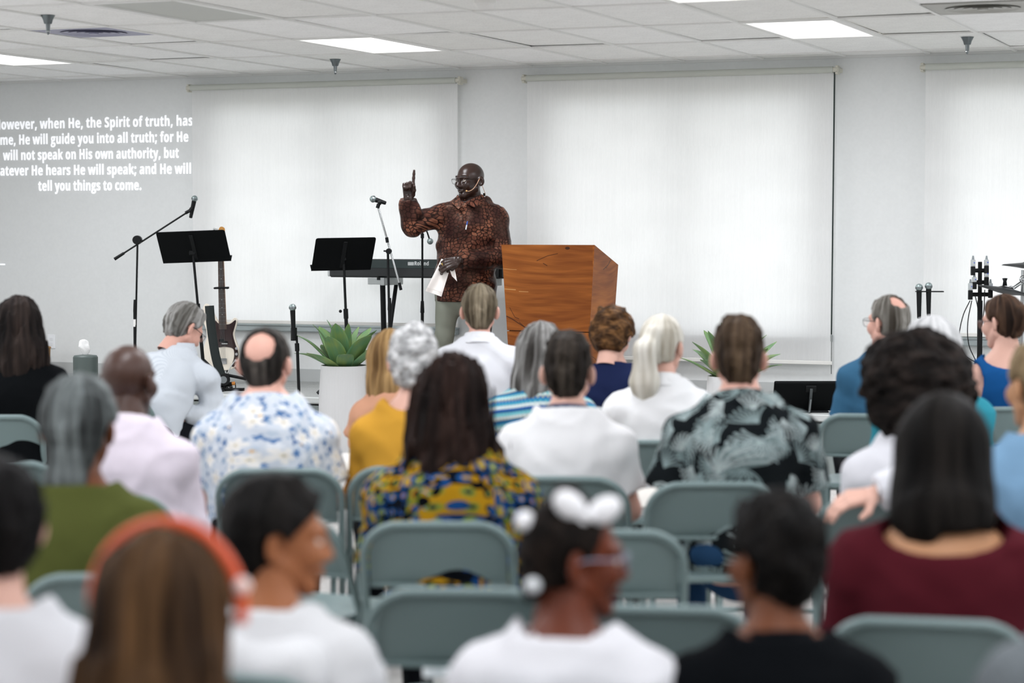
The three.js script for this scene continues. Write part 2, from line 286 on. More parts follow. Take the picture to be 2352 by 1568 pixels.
musicStand('black music stand in front of the bass guitar', [[443, 578], [468, 905]], [445, 566], [0.53, 0.31], [0.7, -0.04, 0.05], -14.35);
musicStand('black music stand before the keyboard with its desk turned aside', [[789, 590], [800, 905]], [789, 583], [0.45, 0.32], [0.72, 0.3, 0.02], -14.3);

// ---------------------------------------------------------------- bass guitar
{
  const o = facing('bass_guitar', 'cream electric bass guitar with dark pickguard on its stand', 'bass guitar', 512, -14.75, PLAT);
  const shape = (pts, hole) => { const s = new THREE.Shape(); const q = pts.map(([x, y]) => { const l = loc(o, x, y); return new THREE.Vector2(l[0], l[1]); }); s.setFromPoints(new THREE.SplineCurve([...q, q[0]]).getPoints(pts.length * 5)); return s; };
  const ext = (s, depth, z, b = 0.004) => new THREE.ExtrudeGeometry(s, { depth, bevelEnabled: b > 0, bevelSize: b * 0.6, bevelThickness: b, bevelSegments: 3, curveSegments: 4 }).translate(0, 0, z);
  const cream = mat('#efe6d6', 0.3, { clearcoat: 0.6 }), tort = mat('#2a1414', 0.25, { clearcoat: 0.5 }), rose = mat('#4a3b33', 0.5), maple = mat('#c98f45', 0.4);
  const outline = [[521, 741], [530, 739], [538, 731], [544, 735], [541, 750], [537, 767], [542, 786], [549, 806], [548, 826], [538, 843], [520, 849], [495, 847], [476, 836], [468, 816], [470, 795], [476, 775], [474, 755], [467, 735], [466, 712], [472, 699], [480, 702], [487, 714], [494, 728], [503, 741]];
  const body = part('body', ext(shape(outline), 0.032, -0.04, 0.008), cream, o);
  part('pickguard', ext(shape([[495, 735], [503, 743], [521, 745], [531, 742], [540, 735], [542, 739], [538, 754], [535, 768], [540, 788], [547, 808], [546, 824], [539, 840], [532, 840], [537, 824], [538, 808], [533, 799], [515, 796], [498, 796], [492, 775], [494, 755]]), 0.002, 0.001, 0.001), tort, body);
  const quad = (a, b, wa, wb, z, d) => { const A = loc(o, ...a), B = loc(o, ...b); const s = new THREE.Shape([[A[0] - wa, A[1]], [A[0] + wa, A[1]], [B[0] + wb, B[1]], [B[0] - wb, B[1]]].map((p) => new THREE.Vector2(...p))); return ext(s, d, z, 0); };
  const neck = part('neck', quad([506, 541], [512, 756], 0.020, 0.030, -0.012, 0.018), maple, o); part('fingerboard', quad([506, 541], [512, 756], 0.020, 0.030, 0.006, 0.006), rose, neck);
  for (let k = 0; k < 16; k++) { const t = 1 - Math.pow(0.944, k * 1.15); const c = lerp3(loc(o, 506, 541), loc(o, 512, 756), t * 1.5 > 1 ? 1 : t * 1.5); part('fret', box(0.042 + 0.018 * t * 1.5, 0.002, 0.003, c[0], c[1], 0.0125), M.steel, neck); }
  for (const y of [565, 590, 618, 640, 664, 688, 706, 722]) { const c = loc(o, 506 + 6 * (y - 541) / 215, y); part('inlay', sphere(0.0035, c[0], c[1], 0.012), M.white, neck); }
  const head = part('headstock', ext(shape([[500, 545], [501, 532], [505, 522], [511, 521], [516, 526], [515, 538], [512, 545], [508, 548]]), 0.014, -0.012, 0.002), maple, o);
  for (let k = 0; k < 4; k++) { const c = loc(o, 500, 526 + k * 5); part('tuner', merge([cyl([c[0], c[1], -0.004], [c[0] - 0.025, c[1], -0.004], 0.003), sphere(0.009, c[0] - 0.028, c[1], -0.004)]), M.chrome, head); }
  for (let k = 0; k < 4; k++) { const a = loc(o, 504 + k * 1.3, 545), b = loc(o, 508.5 + k * 3.2, 829); part('string', cyl([a[0], a[1], 0.017], [b[0], b[1], 0.016], 0.0011, 0.0011, 6), M.steel, o); }
  const br = loc(o, 514, 829), pk = loc(o, 513, 787); part('bridge', merge([box(0.05, 0.045, 0.006, br[0], br[1], 0.004), ...[0, 1, 2, 3].map((k) => box(0.009, 0.03, 0.008, br[0] - 0.017 + k * 0.0115, br[1], 0.01))]), M.chrome, body);
  part('pickup', merge([box(0.035, 0.022, 0.012, pk[0] - 0.015, pk[1] + 0.02, 0.006, 0.003), box(0.035, 0.022, 0.012, pk[0] + 0.018, pk[1], 0.006, 0.003)]), M.black, body); part('thumb_rest', box(0.05, 0.012, 0.01, ...loc(o, 516, 789, 0.014), 0.004), M.chrome, body);
  for (const [x, y] of [[543, 800], [543, 813], [541, 828]]) part('knob', cyl(loc(o, x, y, 0.002), loc(o, x, y, 0.02), 0.011), M.chrome, body);
  const lead = loc(o, 541, 826, 0.01); part('lead', tube([lead, loc(o, 530, 842, 0.03), loc(o, 522, 858, 0.03), loc(o, 515, 870, 0.02), [0.0, 0.02, 0.02]], 0.004, 30), mat('#c8cac6', 0.6), o);
  const s = facing('guitar_stand', 'black floor stand with neck yoke holding the bass guitar', 'guitar stand', 514, -14.82, PLAT);
  const y = loc(s, 510, 661, 0.04); part('upright', cyl([0, 0.1, -0.03], [y[0], y[1], -0.03], 0.009), M.black, s);
  part('neck_yoke', tube([[y[0] - 0.05, y[1], 0.115], [y[0] - 0.045, y[1], 0.05], [y[0], y[1], -0.03], [y[0] + 0.045, y[1], 0.05], [y[0] + 0.05, y[1], 0.115]], 0.008, 30), M.black, s); part('strap_catch', cyl([y[0] - 0.05, y[1], 0.11], [y[0] + 0.065, y[1] + 0.004, 0.11], 0.008), M.black, s);
  for (const k of [-1, 1]) part('cradle_arm', tube([[0, 0.16, -0.03], [k * 0.1, 0.15, 0], [k * 0.12, 0.14, 0.1], [k * 0.12, 0.18, 0.13]], 0.009, 24), M.black, s); tripod(s, 0, 0.2, 0.26, 0, [0, -0.05]);
}
{ // padded folding stand leaning before the bass
  const o = facing('folding_stand', 'black padded folding stand leaning in front of the bass guitar', 'stand', 514, -14.2, PLAT);
  const c = [[481, 702], [484, 740], [489, 780], [497, 825], [511, 872]].map(([x, y]) => loc(o, x, y, 0.02)), g = tube(c, 0.036, 40, 10), p = g.attributes.position; g.scale(1, 1, 0.5); g.translate(0, 0, 0.01); g.computeVertexNormals();
  part('pad', g, mat('#17201f', 0.8), o, 'thick black padded bar'); part('hinge', merge([cyl(loc(o, 515, 872, -0.01), loc(o, 515, 872, 0.05), 0.045, 0.045, 20)]), M.black, o); part('hinge_cap', cyl(loc(o, 513, 872, 0.05), loc(o, 513, 872, 0.056), 0.028), M.steel, o);
  part('arm', cyl(loc(o, 516, 860), loc(o, 566, 870), 0.012), M.black, o); const q = part('grip', cyl(loc(o, 503, 886), loc(o, 533, 881), 0.018, 0.015), M.black, o); part('tip', cyl(loc(o, 533, 881), loc(o, 540, 879.5), 0.014), mat('#d58a3c', 0.5), q, 'orange tip');
  part('hook', tube([loc(o, 540, 879), loc(o, 541, 888), loc(o, 541, 899)], 0.004, 12), M.black, o); part('foot', merge([cyl(loc(o, 515, 886), [0, 0.01, 0], 0.016), cyl([-0.16, 0.012, 0.05], [0.16, 0.012, 0.05], 0.012), cyl([0, 0.012, -0.15], [0, 0.012, 0.15], 0.012)]), M.black, o);
}
{ // straight stand with a microphone, on the floor before the platform
  const o = facing('microphone_stand', 'straight black microphone stand left of the fluted planter', 'microphone stand', 690, -13.3, 0, 'microphone stands on the stage');
  part('pole', merge([cyl([0, 0.03, 0], loc(o, 683, 800), 0.011), cyl(loc(o, 683, 800), loc(o, 681, 770), 0.008)]), M.black, o); part('clutch', cyl(loc(o, 682.7, 806), loc(o, 682, 788), 0.016), M.black, o);
  part('clip', merge([cyl(loc(o, 675, 782), loc(o, 675, 752), 0.022), cyl(loc(o, 675, 772), loc(o, 683, 776), 0.01)]), M.black, o); part('base', lathe([[0, 0.03], [0.05, 0.03], [0.13, 0.012], [0.135, 0], [0, 0]], 32), M.blackMatte, o);
  const k = facing('microphone', 'handheld microphone upright on the straight stand beside the planter', 'microphone', 690, -13.3, 0, 'handheld microphones'); micParts(k, loc(k, 675, 779, 0.03), loc(k, 672, 706, 0.03), 'body');
}
{ // silver boom stand between music stand and speaker
  const o = facing('microphone_stand', 'microphone stand with chrome boom pole between music stand and speaker', 'microphone stand', 896, -14.2, PLAT, 'microphone stands on the stage');
  const j = loc(o, 893, 577, 0.03); part('pole', merge([cyl([0, 0.15, 0], loc(o, 891, 580), 0.009), cyl([0, 0.12, 0], loc(o, 895, 705), 0.013)]), M.black, o); part('clutch', cyl(loc(o, 895, 712), loc(o, 894.5, 684), 0.016, 0.012), M.black, o);
  const b = part('boom', cyl(loc(o, 868, 474, 0.03), loc(o, 921, 664, 0.03), 0.0075), M.chrome, o, 'chrome boom pole'); part('counterweight', cyl(loc(o, 917, 649, 0.03), loc(o, 921, 666, 0.03), 0.011), M.black, b); part('collar', cyl(loc(o, 888, 545, 0.03), loc(o, 890, 557, 0.03), 0.012), M.black, b);
  part('joint', merge([cyl(add3(j, [0, 0, -0.04]), add3(j, [0, 0, 0.02]), 0.022), cyl(add3(j, [0, 0, 0]), loc(o, 881, 576, 0.03), 0.006)]), M.black, o); part('clip', merge([cyl(loc(o, 867, 478, 0.03), loc(o, 870, 468, 0.03), 0.014), cyl(loc(o, 868, 465, 0.03), loc(o, 875, 464, 0.03), 0.019)]), M.black, o); tripod(o, 0, 0.25, 0.3);
  const k = facing('microphone', 'handheld microphone lying in the clip of the chrome boom near the raised hand', 'microphone', 896, -14.2, PLAT, 'handheld microphones'); micParts(k, loc(k, 885, 466, 0.03), loc(k, 857, 457, 0.03), 'body');
}
{
  const o = facing('microphone_stand', 'black microphone stand directly behind the speaker raised elbow', 'microphone stand', 970, -14.6, PLAT, 'microphone stands on the stage');
  part('pole', merge([cyl([0, 0.15, 0], loc(o, 970, 533), 0.008), cyl([0, 0.12, 0], loc(o, 970, 712), 0.012)]), M.black, o); part('clutch', cyl(loc(o, 970, 718), loc(o, 970, 691), 0.016, 0.012), M.black, o); part('collar', cyl(loc(o, 970, 547), loc(o, 970, 536), 0.013), M.black, o);
  part('gooseneck', tube([loc(o, 970, 534), loc(o, 976, 524), loc(o, 981, 533), loc(o, 986, 548)], 0.006, 16), M.black, o); part('knob', sphere(0.024, ...loc(o, 988, 554)), M.grille, o); tripod(o, 0, 0.25, 0.3);
}
// ---------------------------------------------------------------- keyboard
{
  const font = await new FontLoader().loadAsync('fonts/droid/droid_sans_bold.typeface.json');
  const pz = -14.75, a = stageBase(752, pz), b = stageBase(1152, pz), L = b.x - a.x, ty = atZ(900, 596, pz).y, by = atZ(900, 637, pz).y, h = ty - by;
  const o = thing('stage_keyboard', 'long black stage keyboard seen from behind beside the speaker', 'keyboard', [(a.x + b.x) / 2, by, pz]);
  const s = new THREE.Shape([[0, 0.012], [0.02, 0], [0.3, 0], [0.32, 0.02], [0.31, h * 0.55], [0.2, h * 0.62], [0.06, h], [0.012, h], [0.004, h * 0.52], [0, h * 0.5]].map((p) => new THREE.Vector2(...p)));
  part('case', new THREE.ExtrudeGeometry(s, { depth: L - 0.05, bevelEnabled: true, bevelSize: 0.003, bevelThickness: 0.003 }).rotateY(Math.PI / 2).translate(-L / 2 + 0.025, 0, 0), mat('#15191a', 0.5), o);
  part('rear_strip', box(L - 0.06, h * 0.46, 0.008, 0, h * 0.75, -0.002, 0.002), mat('#22302f', 0.55), o);
  for (const k of [-1, 1]) part('end_block', box(0.03, h * 0.8, 0.3, k * (L / 2 - 0.012), h * 0.42, -0.155, 0.01), k < 0 ? mat('#b9bcbb', 0.4) : M.black, o);
  const wk = [], bk = []; for (let k = 0; k < 52; k++) { wk.push(box(0.022, 0.014, 0.14, -0.6 + k * 0.0235, h * 0.62, -0.24)); if (![2, 6].includes(k % 7)) bk.push(box(0.011, 0.014, 0.09, -0.588 + k * 0.0235, h * 0.62 + 0.012, -0.215)); }
  const kb = part('keybed', merge(wk), M.white, o); part('black_keys', merge(bk), M.black, kb);
  const p = atZ(938, 609, pz); const g = new TextGeometry('Roland', { font, size: 0.030, depth: 0.001, curveSegments: 4 }); g.computeBoundingBox(); const sx = 0.118 / (g.boundingBox.max.x - g.boundingBox.min.x);
  const logo = merge([...[0, 1, 2, 3, 4, 5, 6].map((k) => box(0.05, 0.0025, 0.001, 0.022, 0.003 + k * 0.0037, 0.0005)), g.scale(sx, 1, 1).translate(0.05, 0.002, 0)]);
  part('maker_mark', logo.translate(p.x - o.position.x, p.y - by - 0.002, 0.0022), mat('#d6dad9', 0.5), o, 'white ribbed emblem and maker name');
  part('power_cable', tube([[L / 2 - 0.06, 0.01, 0.01], [L / 2 - 0.05, -0.1, 0.02], [L / 2 - 0.07, -0.3, 0.03], [L / 2 - 0.2, PLAT - by + 0.02, 0.02]], 0.004, 30), M.black, o);
  const st = thing('keyboard_stand', 'black column stand with grey bracket carrying the keyboard', 'keyboard stand', [(a.x + b.x) / 2, PLAT, pz - 0.16]); st.updateMatrixWorld(true);
  const H = by - PLAT; for (const k of [-1, 1]) {
    const x = k < 0 ? atZ(884, 650, pz - 0.1).x - st.position.x : 0.55;
    part('column', merge([cyl([x, H - 0.03, 0.1], [x - 0.02, 0.02, 0.02], 0.021), cyl([x + 0.025, H - 0.03, -0.1], [x + 0.03, 0.02, 0.18], 0.016)]), M.black, st); part('foot', box(0.05, 0.03, 0.42, x, 0.016, 0, 0.008), M.black, st);
    part('bracket', merge([box(0.13, 0.05, 0.014, x - 0.03, H - 0.03, 0.16, 0.004), box(0.035, 0.06, 0.34, x + 0.03, H - 0.032, 0, 0.004)]), mat('#9fa3a2', 0.35, { metalness: 0.6 }), st, 'grey steel bracket'); part('support_arm', box(0.03, 0.02, 0.34, x, H - 0.011, 0), M.black, st);
  }
}
// ---------------------------------------------------------------- lectern
const woodT = canvasTex(1024, 1024, (c, w, h) => {
  const im = c.createImageData(w, h);
  for (let j = 0; j < h; j++) for (let i = 0; i < w; i++) {
    const u = i / w, v = j / h, wob = noise(u * 3, v * 6, 1, 6) * 0.02 + noise(u * 1.5, v * 2, 4) * 0.03, n = noise(u * 4, (v + wob) * 60, 2), m = noise(u * 10, (v + wob) * 240, 3), b = noise(u * 2, v * 5, 7);
    const t = 0.5 + 0.28 * n + 0.12 * m + 0.3 * b, col = mix3([112, 58, 18], [166, 100, 42], Math.min(1, Math.max(0, t))), k = (j * w + i) * 4; im.data[k] = col[0]; im.data[k + 1] = col[1]; im.data[k + 2] = col[2]; im.data[k + 3] = 255;
  }
  c.putImageData(im, 0, 0); c.strokeStyle = 'rgba(58,28,12,0.85)'; c.lineWidth = 4;
  const crack = (pts, lw) => { c.lineWidth = lw; c.beginPath(); c.moveTo(...pts[0]); for (const p of pts.slice(1)) c.lineTo(...p); c.stroke(); };
  crack([[20, 420], [150, 445], [260, 480], [380, 530], [520, 560]], 6); crack([[40, 395], [120, 392], [180, 415]], 4); crack([[240, 410], [290, 470], [330, 480]], 4); crack([[330, 500], [420, 550], [470, 548]], 4);
  crack([[500, 120], [600, 90], [700, 75]], 4); crack([[560, 135], [600, 150]], 5); c.fillStyle = 'rgba(50,25,10,0.85)'; c.beginPath(); c.ellipse(790, 42, 22, 9, 0, 0, 7); c.fill();
  c.strokeStyle = 'rgba(215,180,130,0.55)'; crack([[160, 170], [230, 173], [310, 176]], 3); crack([[60, 290], [300, 300]], 5); crack([[330, 310], [420, 312]], 4);
});
{
  const o = thing('lectern', 'tall wooden lectern with slanted top to the right of the speaker', 'lectern', stageBase(1262, -14.2), 0);
  o.updateMatrixWorld(true);
  const LP = (px, py, z) => { // picture position to o's own x, y on its plane z
    const inv = o.matrixWorld.clone().invert(), c = camera.position.clone().applyMatrix4(inv), q = at(px, py, 1).applyMatrix4(inv).sub(c); return q.multiplyScalar((z - c.z) / q.z).add(c).toArray();
  };
  const F = 0.24, B = -0.26, tl = LP(1153, 560, F), tr = LP(1367, 564, F), bl = LP(1167.5, 805, F), brr = LP(1351.5, 805, F), rb = LP(1432, 608, B);
  const y = (tl[1] + tr[1]) / 2, ex = (p, q, yy) => p[0] + (q[0] - p[0]) * (p[1] - yy) / (p[1] - q[1]);
  const yb = rb[1], split = LP(1260, 762, F)[1], wm = mat('#ffffff', 0.5, { map: woodT, specularIntensity: 0.35 });
  // a tapered box from height y0 to y1: front (x at two heights), back narrower, the top sloping down to the back
  const slab = (y0, y1f, y1b, inset) => {
    const X = (yy, side) => (side < 0 ? ex(tl, bl, yy) + inset : ex(tr, brr, yy) - inset), k = (yy) => 0.985;
    const pts = []; for (const [z, top] of [[F - inset, y1f], [B + inset, y1b]]) for (const [s, yy] of [[-1, y0], [1, y0], [1, top], [-1, top]]) pts.push([X(yy, s), yy, z + (yy - y0) * (z > 0 ? 0.02 : -0.02)]);
    const quads = [[0, 1, 2, 3], [5, 4, 7, 6], [4, 0, 3, 7], [1, 5, 6, 2], [3, 2, 6, 7], [4, 5, 1, 0]], pos = [], uv = [];
    quads.forEach((q, qi) => { const P = q.map((i) => pts[i]); for (const i of [0, 1, 2, 0, 2, 3]) { pos.push(...P[i]); const p = P[i]; uv.push(...(qi < 2 ? [(p[0] + 0.40) / 0.82, p[1] / 1.17 + 0.02] : qi < 4 ? [p[2] / 0.72 + 0.45, p[1] / 1.15 + 0.63] : [p[0] / 0.72, p[2] / 1.15])); } });
    const g = new THREE.BufferGeometry(); g.setAttribute('position', new THREE.Float32BufferAttribute(pos, 3)); g.setAttribute('uv', new THREE.Float32BufferAttribute(uv, 2)); g.computeVertexNormals(); return g;
  };
  part('upper_body', slab(split + 0.006, y, yb, 0), wm, o); part('lower_body', slab(0.04, split, split, 0.002), wm, o); part('plinth', slab(0, 0.045, 0.045, -0.01), wm, o); part('seam', slab(split - 0.004, split + 0.01, split + 0.01, 0.012), mat('#2a1509', 0.9), o);
}
// ---------------------------------------------------------------- planters with agave
function agave(px, z, topY, label, leafLabel, spin) {
  const o = facing('planter', label, 'planter', px, z, 0, 'tall fluted white planters'), H = topY, n = 144, m = 26, pos = [], idx = [], R = (t) => 0.128 + 0.052 * Math.sin(Math.min(1, 0.12 + t * 1.02) * 2.2) - (t > 0.9 ? (t - 0.9) * 0.06 : 0);
  for (let j = 0; j <= m; j++) for (let i = 0; i <= n; i++) { const a = i / n * Math.PI * 2, t = j / m, r = R(t) * (1 - (t > 0.03 && t < 0.975 ? 0.016 * Math.pow(Math.abs(Math.sin(a * 24)), 3) : 0)); pos.push(r * Math.cos(a), t * H, r * Math.sin(a)); }
  for (let j = 0; j < m; j++) for (let i = 0; i < n; i++) { const k = j * (n + 1) + i; idx.push(k, k + n + 1, k + 1, k + 1, k + n + 1, k + n + 2); }
  const g = new THREE.BufferGeometry(); g.setAttribute('position', new THREE.Float32BufferAttribute(pos, 3)); g.setIndex(idx); g.computeVertexNormals();
  const pm = mat('#d6d6d6', 0.75); part('pot', g, pm, o); part('rim', lathe([[R(1), H - 0.004], [R(1), H], [R(1) - 0.018, H], [R(1) - 0.02, H - 0.05]], 64), pm, o); part('soil', new THREE.CylinderGeometry(R(1) - 0.015, R(1) - 0.02, 0.02, 40).translate(0, H - 0.045, 0), mat('#3a3128', 0.95), o); part('base_disc', new THREE.CylinderGeometry(R(0), R(0), 0.01, 48).translate(0, 0.005, 0), pm, o);
  const p = facing('agave_plant', leafLabel, 'plant', px, z, 0, 'agave plants'); p.position.y = H - 0.04; const lm = [['#96ae90', '#88a384', '#a3b898'], 0].flat().filter(Boolean).map((c) => mat(c, 0.55, { map: agaveT }));
  const leaf = (az, tilt, L, w, droop, k) => {
    const P = [], I = [], N = 14, C = 8; let y = 0, r = 0.035, an = tilt; const ca = Math.cos(az), sa = Math.sin(az), uv = [];
    for (let j = 0; j <= N; j++) {
      const t = j / N, ww = w * (0.62 + 0.75 * t - 0.15 * t * t) * Math.pow(1 - Math.pow(t, 2.4), 0.75) + 0.0012, th = 0.007 * (1 - t) + 0.0015;
      const ny = Math.cos(an), nr = -Math.sin(an); // surface normal (inner side) of a leaf leaning by an from the vertical: points up and in
      for (let i = 0; i < C; i++) { const a = i / C * Math.PI * 2, s = Math.cos(a) * ww, cup = 0.28 * s * s / (w + 0.01), d = Math.sin(a) * th + cup; const rr_ = r + d * -Math.cos(an), yy = y + d * Math.sin(an); P.push(rr_ * ca - s * sa, yy, rr_ * sa + s * ca); uv.push(s * 5 + k * 0.37, t); }
      const ds = L / N; r += Math.sin(an) * ds; y += Math.cos(an) * ds; an += (droop * (t < 0.55 ? 0.3 : 1.5) - 0.25 * (t < 0.4 ? 1 : 0)) / N;
    }
    for (let j = 0; j < N; j++) for (let i = 0; i < C; i++) { const a = j * C + i, b = j * C + (i + 1) % C; I.push(a, b, a + C, b, b + C, a + C); }
    const g2 = new THREE.BufferGeometry(); g2.setAttribute('position', new THREE.Float32BufferAttribute(P, 3)); g2.setAttribute('uv', new THREE.Float32BufferAttribute(uv, 2)); g2.setIndex(I); g2.computeVertexNormals(); part('leaf', g2, lm[k % 3], p);
  };
  let k = 0; for (const [cnt, tilt, L, w, off] of [[7, 1.05, 0.37, 0.074, 0.1], [6, 0.78, 0.38, 0.08, 0.45], [5, 0.48, 0.39, 0.076, 0.0], [3, 0.2, 0.36, 0.05, 0.7]]) for (let i = 0; i < cnt; i++) leaf(spin + off + i / cnt * 6.283 + rr(-0.12, 0.12), tilt + rr(-0.08, 0.08), L * rr(0.9, 1.1), w * rr(0.9, 1.1), rr(0.3, 0.8), k++);
  part('heart', lathe([[0, 0.2], [0.018, 0.12], [0.05, 0.05], [0.07, 0]], 16), lm[0], p);
}
const agaveT = tex(256, 256, (u, v) => { const s = noise(u * 24, v * 3, 2, 24) * 0.25, b = noise(u * 5, v * 7, 5) * 0.4, t = Math.max(0, Math.min(1, 0.5 + s + b)); return mix3([150, 190, 165], [205, 208, 140], t); });
agave(790, -13.42, 0.675, 'tall fluted white planter left of the speaker', 'green agave plant in the planter left of the speaker', 0.5);
agave(1684, -13.42, 0.675, 'tall fluted white planter right of the lectern, mostly hidden', 'green agave plant behind the man in the leafy shirt', 1.3);

// ---------------------------------------------------------------- monitors, holders, cymbal pads, table, basket
function monitor(label, x0, x1, ty, by, z) {
  const o = facing('stage_monitor', label, 'monitor', (x0 + x1) / 2, z, PLAT, 'screens tilted up on the platform'), A = loc(o, x0, ty), B = loc(o, x1, by), w = B[0] - A[0], h = A[1] - B[1], d = new THREE.Object3D(); d.position.set(0, h / 2 + 0.012, 0.02); d.rotation.x = 0.5; d.updateMatrix(); const hh = h / Math.cos(0.5);
  part('panel', box(w, hh, 0.03, 0, 0, 0, 0.01).applyMatrix4(d.matrix), M.blackMatte, o); part('glass', box(w - 0.03, hh - 0.03, 0.004, 0, 0, -0.016).applyMatrix4(d.matrix), M.blackGloss, o); part('mount_plate', box(0.07, 0.05, 0.012, 0.03, hh * 0.3, 0.018, 0.003).applyMatrix4(d.matrix), M.black, o);
  part('prop', merge([box(0.018, hh * 0.75, 0.01, 0.03, -hh * 0.05, 0.03).applyMatrix4(d.matrix), cyl([0.03, 0.09, 0.06], [0.015, 0.004, 0.09], 0.008)]), mat('#5b6061', 0.5, { metalness: 0.5 }), o, 'metal prop'); part('foot', box(w * 0.7, 0.012, 0.1, 0, 0.006, -0.0, 0.003), M.black, o);
}
monitor('black screen tilted up on the platform behind the blue-shirted man', 1777, 1925, 878, 946, -14.02);
monitor('black screen tilted up on the platform beside the left planter', 843, 990, 858, 920, -14.05);
{
  const o = facing('microphone_holder', 'black stand with a flat plate holding two upright microphones', 'microphone stand', 2133, -14.3, PLAT);
  const pl = loc(o, 2133, 669); part('pole', cyl([0, 0.02, 0], [pl[0], pl[1], -0.0], 0.009), M.black, o); part('holder_plate', box(0.185, 0.008, 0.05, pl[0] + 0.0, pl[1], 0.03, 0.003), M.black, o); part('base', lathe([[0, 0.03], [0.05, 0.03], [0.13, 0.012], [0.135, 0], [0, 0]], 32), M.blackMatte, o);
  for (const [x, y, yb, label] of [[2111, 660, 730, 'left of two upright microphones in the black holder plate'], [2133, 657, 724, 'right of two upright microphones in the black holder plate']]) { const k = facing('microphone', label, 'microphone', 2133, -14.3, PLAT, 'handheld microphones'); micParts(k, loc(k, x, yb, 0.035), loc(k, x, y, 0.035), 'body'); }
}
{
  const o = facing('transmitter_rack', 'black pole rack holding several small wireless transmitters', 'rack', 2252, -14.35, PLAT); const P = (x, y, d = 0) => loc(o, x, y, d);
  part('pole', merge([cyl([0, 0.03, 0], P(2251, 601), 0.014), cyl([0, 0.03, 0], P(2251, 690), 0.018)]), M.black, o); part('base', lathe([[0, 0.03], [0.06, 0.03], [0.16, 0.012], [0.165, 0], [0, 0]], 32), M.blackMatte, o);
  for (const [y, a, b] of [[621, 2235, 2268], [648, 2235, 2268], [676, 2230, 2276]]) part('crossbar', cyl(P(a, y), P(b, y), 0.014), M.black, o);
  for (const [x, t, b, which] of [[2235, 588, 632, 'topmost, left of the pole'], [2266, 588, 628, 'topmost, right of the pole'], [2266, 613, 656, 'middle one right of the pole'], [2229, 642, 688, 'lowest, left of the pole'], [2275, 642, 684, 'lowest, right of the pole'], [2238, 628, 664, 'middle one left of the pole']]) {
    const k = facing('wireless_transmitter', 'small silver and black wireless transmitter on the rack, ' + which, 'transmitter', 2252, -14.35, PLAT, 'wireless transmitters on the pole rack'), A = loc(k, x, t + 8, 0.04), B = loc(k, x, b, 0.04), w = 0.028, h = A[1] - B[1];
    part('cap', box(w, h * 0.42, 0.026, A[0], A[1] - h * 0.21, A[2], 0.004), mat('#b4b9ba', 0.35, { metalness: 0.4 }), k); part('case', box(w, h * 0.57, 0.028, A[0], B[1] + h * 0.285, A[2], 0.003), M.black, k); part('plug', cyl([A[0], A[1], A[2]], [A[0], A[1] + 0.026, A[2]], 0.009, 0.005), M.steel, k); part('lamp', sphere(0.004, A[0] + 0.006, A[1] - h * 0.2, A[2] + 0.013), mat('#3b55c8', 0.3), k);
  }
  for (const c of [[[2228, 690], [2212, 725], [2204, 770], [2215, 812], [2244, 834]], [[2232, 690], [2223, 740], [2225, 790], [2243, 832]], [[2240, 680], [2246, 710], [2248, 760], [2244, 834]], [[2262, 665], [2259, 720], [2248, 800], [2245, 850]]]) part('cable', tube(c.map(([x, y]) => P(x, y, 0.05)), 0.0035, 40, 6), M.black, o);
}
{
  const o = facing('electronic_drum_rack', 'chrome drum rack with black electronic cymbal pads at right edge', 'drum kit', 2330, -14.3, PLAT); const P = (x, y, d = 0) => loc(o, x, y, d);
  part('upright', cyl([0.05, 0.02, 0], P(2352, 620), 0.019), M.chrome, o); part('arm', merge([cyl(P(2290, 688, 0.05), P(2358, 640, 0.05), 0.011), cyl(P(2316, 660, 0.05), P(2318, 720, 0.05), 0.012)]), M.chrome, o);
  for (const [x, y] of [[2322, 665], [2350, 641]]) part('clamp', merge([new THREE.TorusGeometry(0.018, 0.007, 8, 20).translate(...P(x, y, 0.07)), cyl(P(x, y, 0.03), P(x, y, 0.075), 0.009)]), M.chrome, o);
  for (const [x, y, tilt, ny] of [[2310, 664, -0.2, 650], [2366, 606, -0.02, 592]]) {
    const c = P(x, y, 0.06), d = new THREE.Object3D(); d.position.set(...c); d.rotation.set(-0.02, 0, tilt); d.updateMatrix();
    const pad = part('cymbal_pad', lathe([[0, 0.018], [0.03, 0.018], [0.05, 0.008], [0.17, -0.004], [0.185, -0.012], [0.17, -0.014], [0.1, -0.022], [0.05, -0.03], [0, -0.03]], 48).applyMatrix4(d.matrix), mat('#202324', 0.5), o); const n = P(x - 2, ny, 0.06); part('wing_nut', lathe([[0, -0.03], [0.016, -0.03], [0.011, 0], [0.018, 0.02], [0, 0.022]], 16).translate(n[0], n[1] + 0.012, n[2]), M.black, pad);
  }
  part('cross_bar', cyl([-0.02, 0.35, 0], [0.6, 0.35, -0.1], 0.019), M.chrome, o); part('leg', cyl([0.05, 0.2, 0], [-0.15, 0.02, 0.1], 0.015), M.chrome, o); part('leg', cyl([0.05, 0.2, 0], [0.15, 0.02, -0.2], 0.015), M.chrome, o);
}
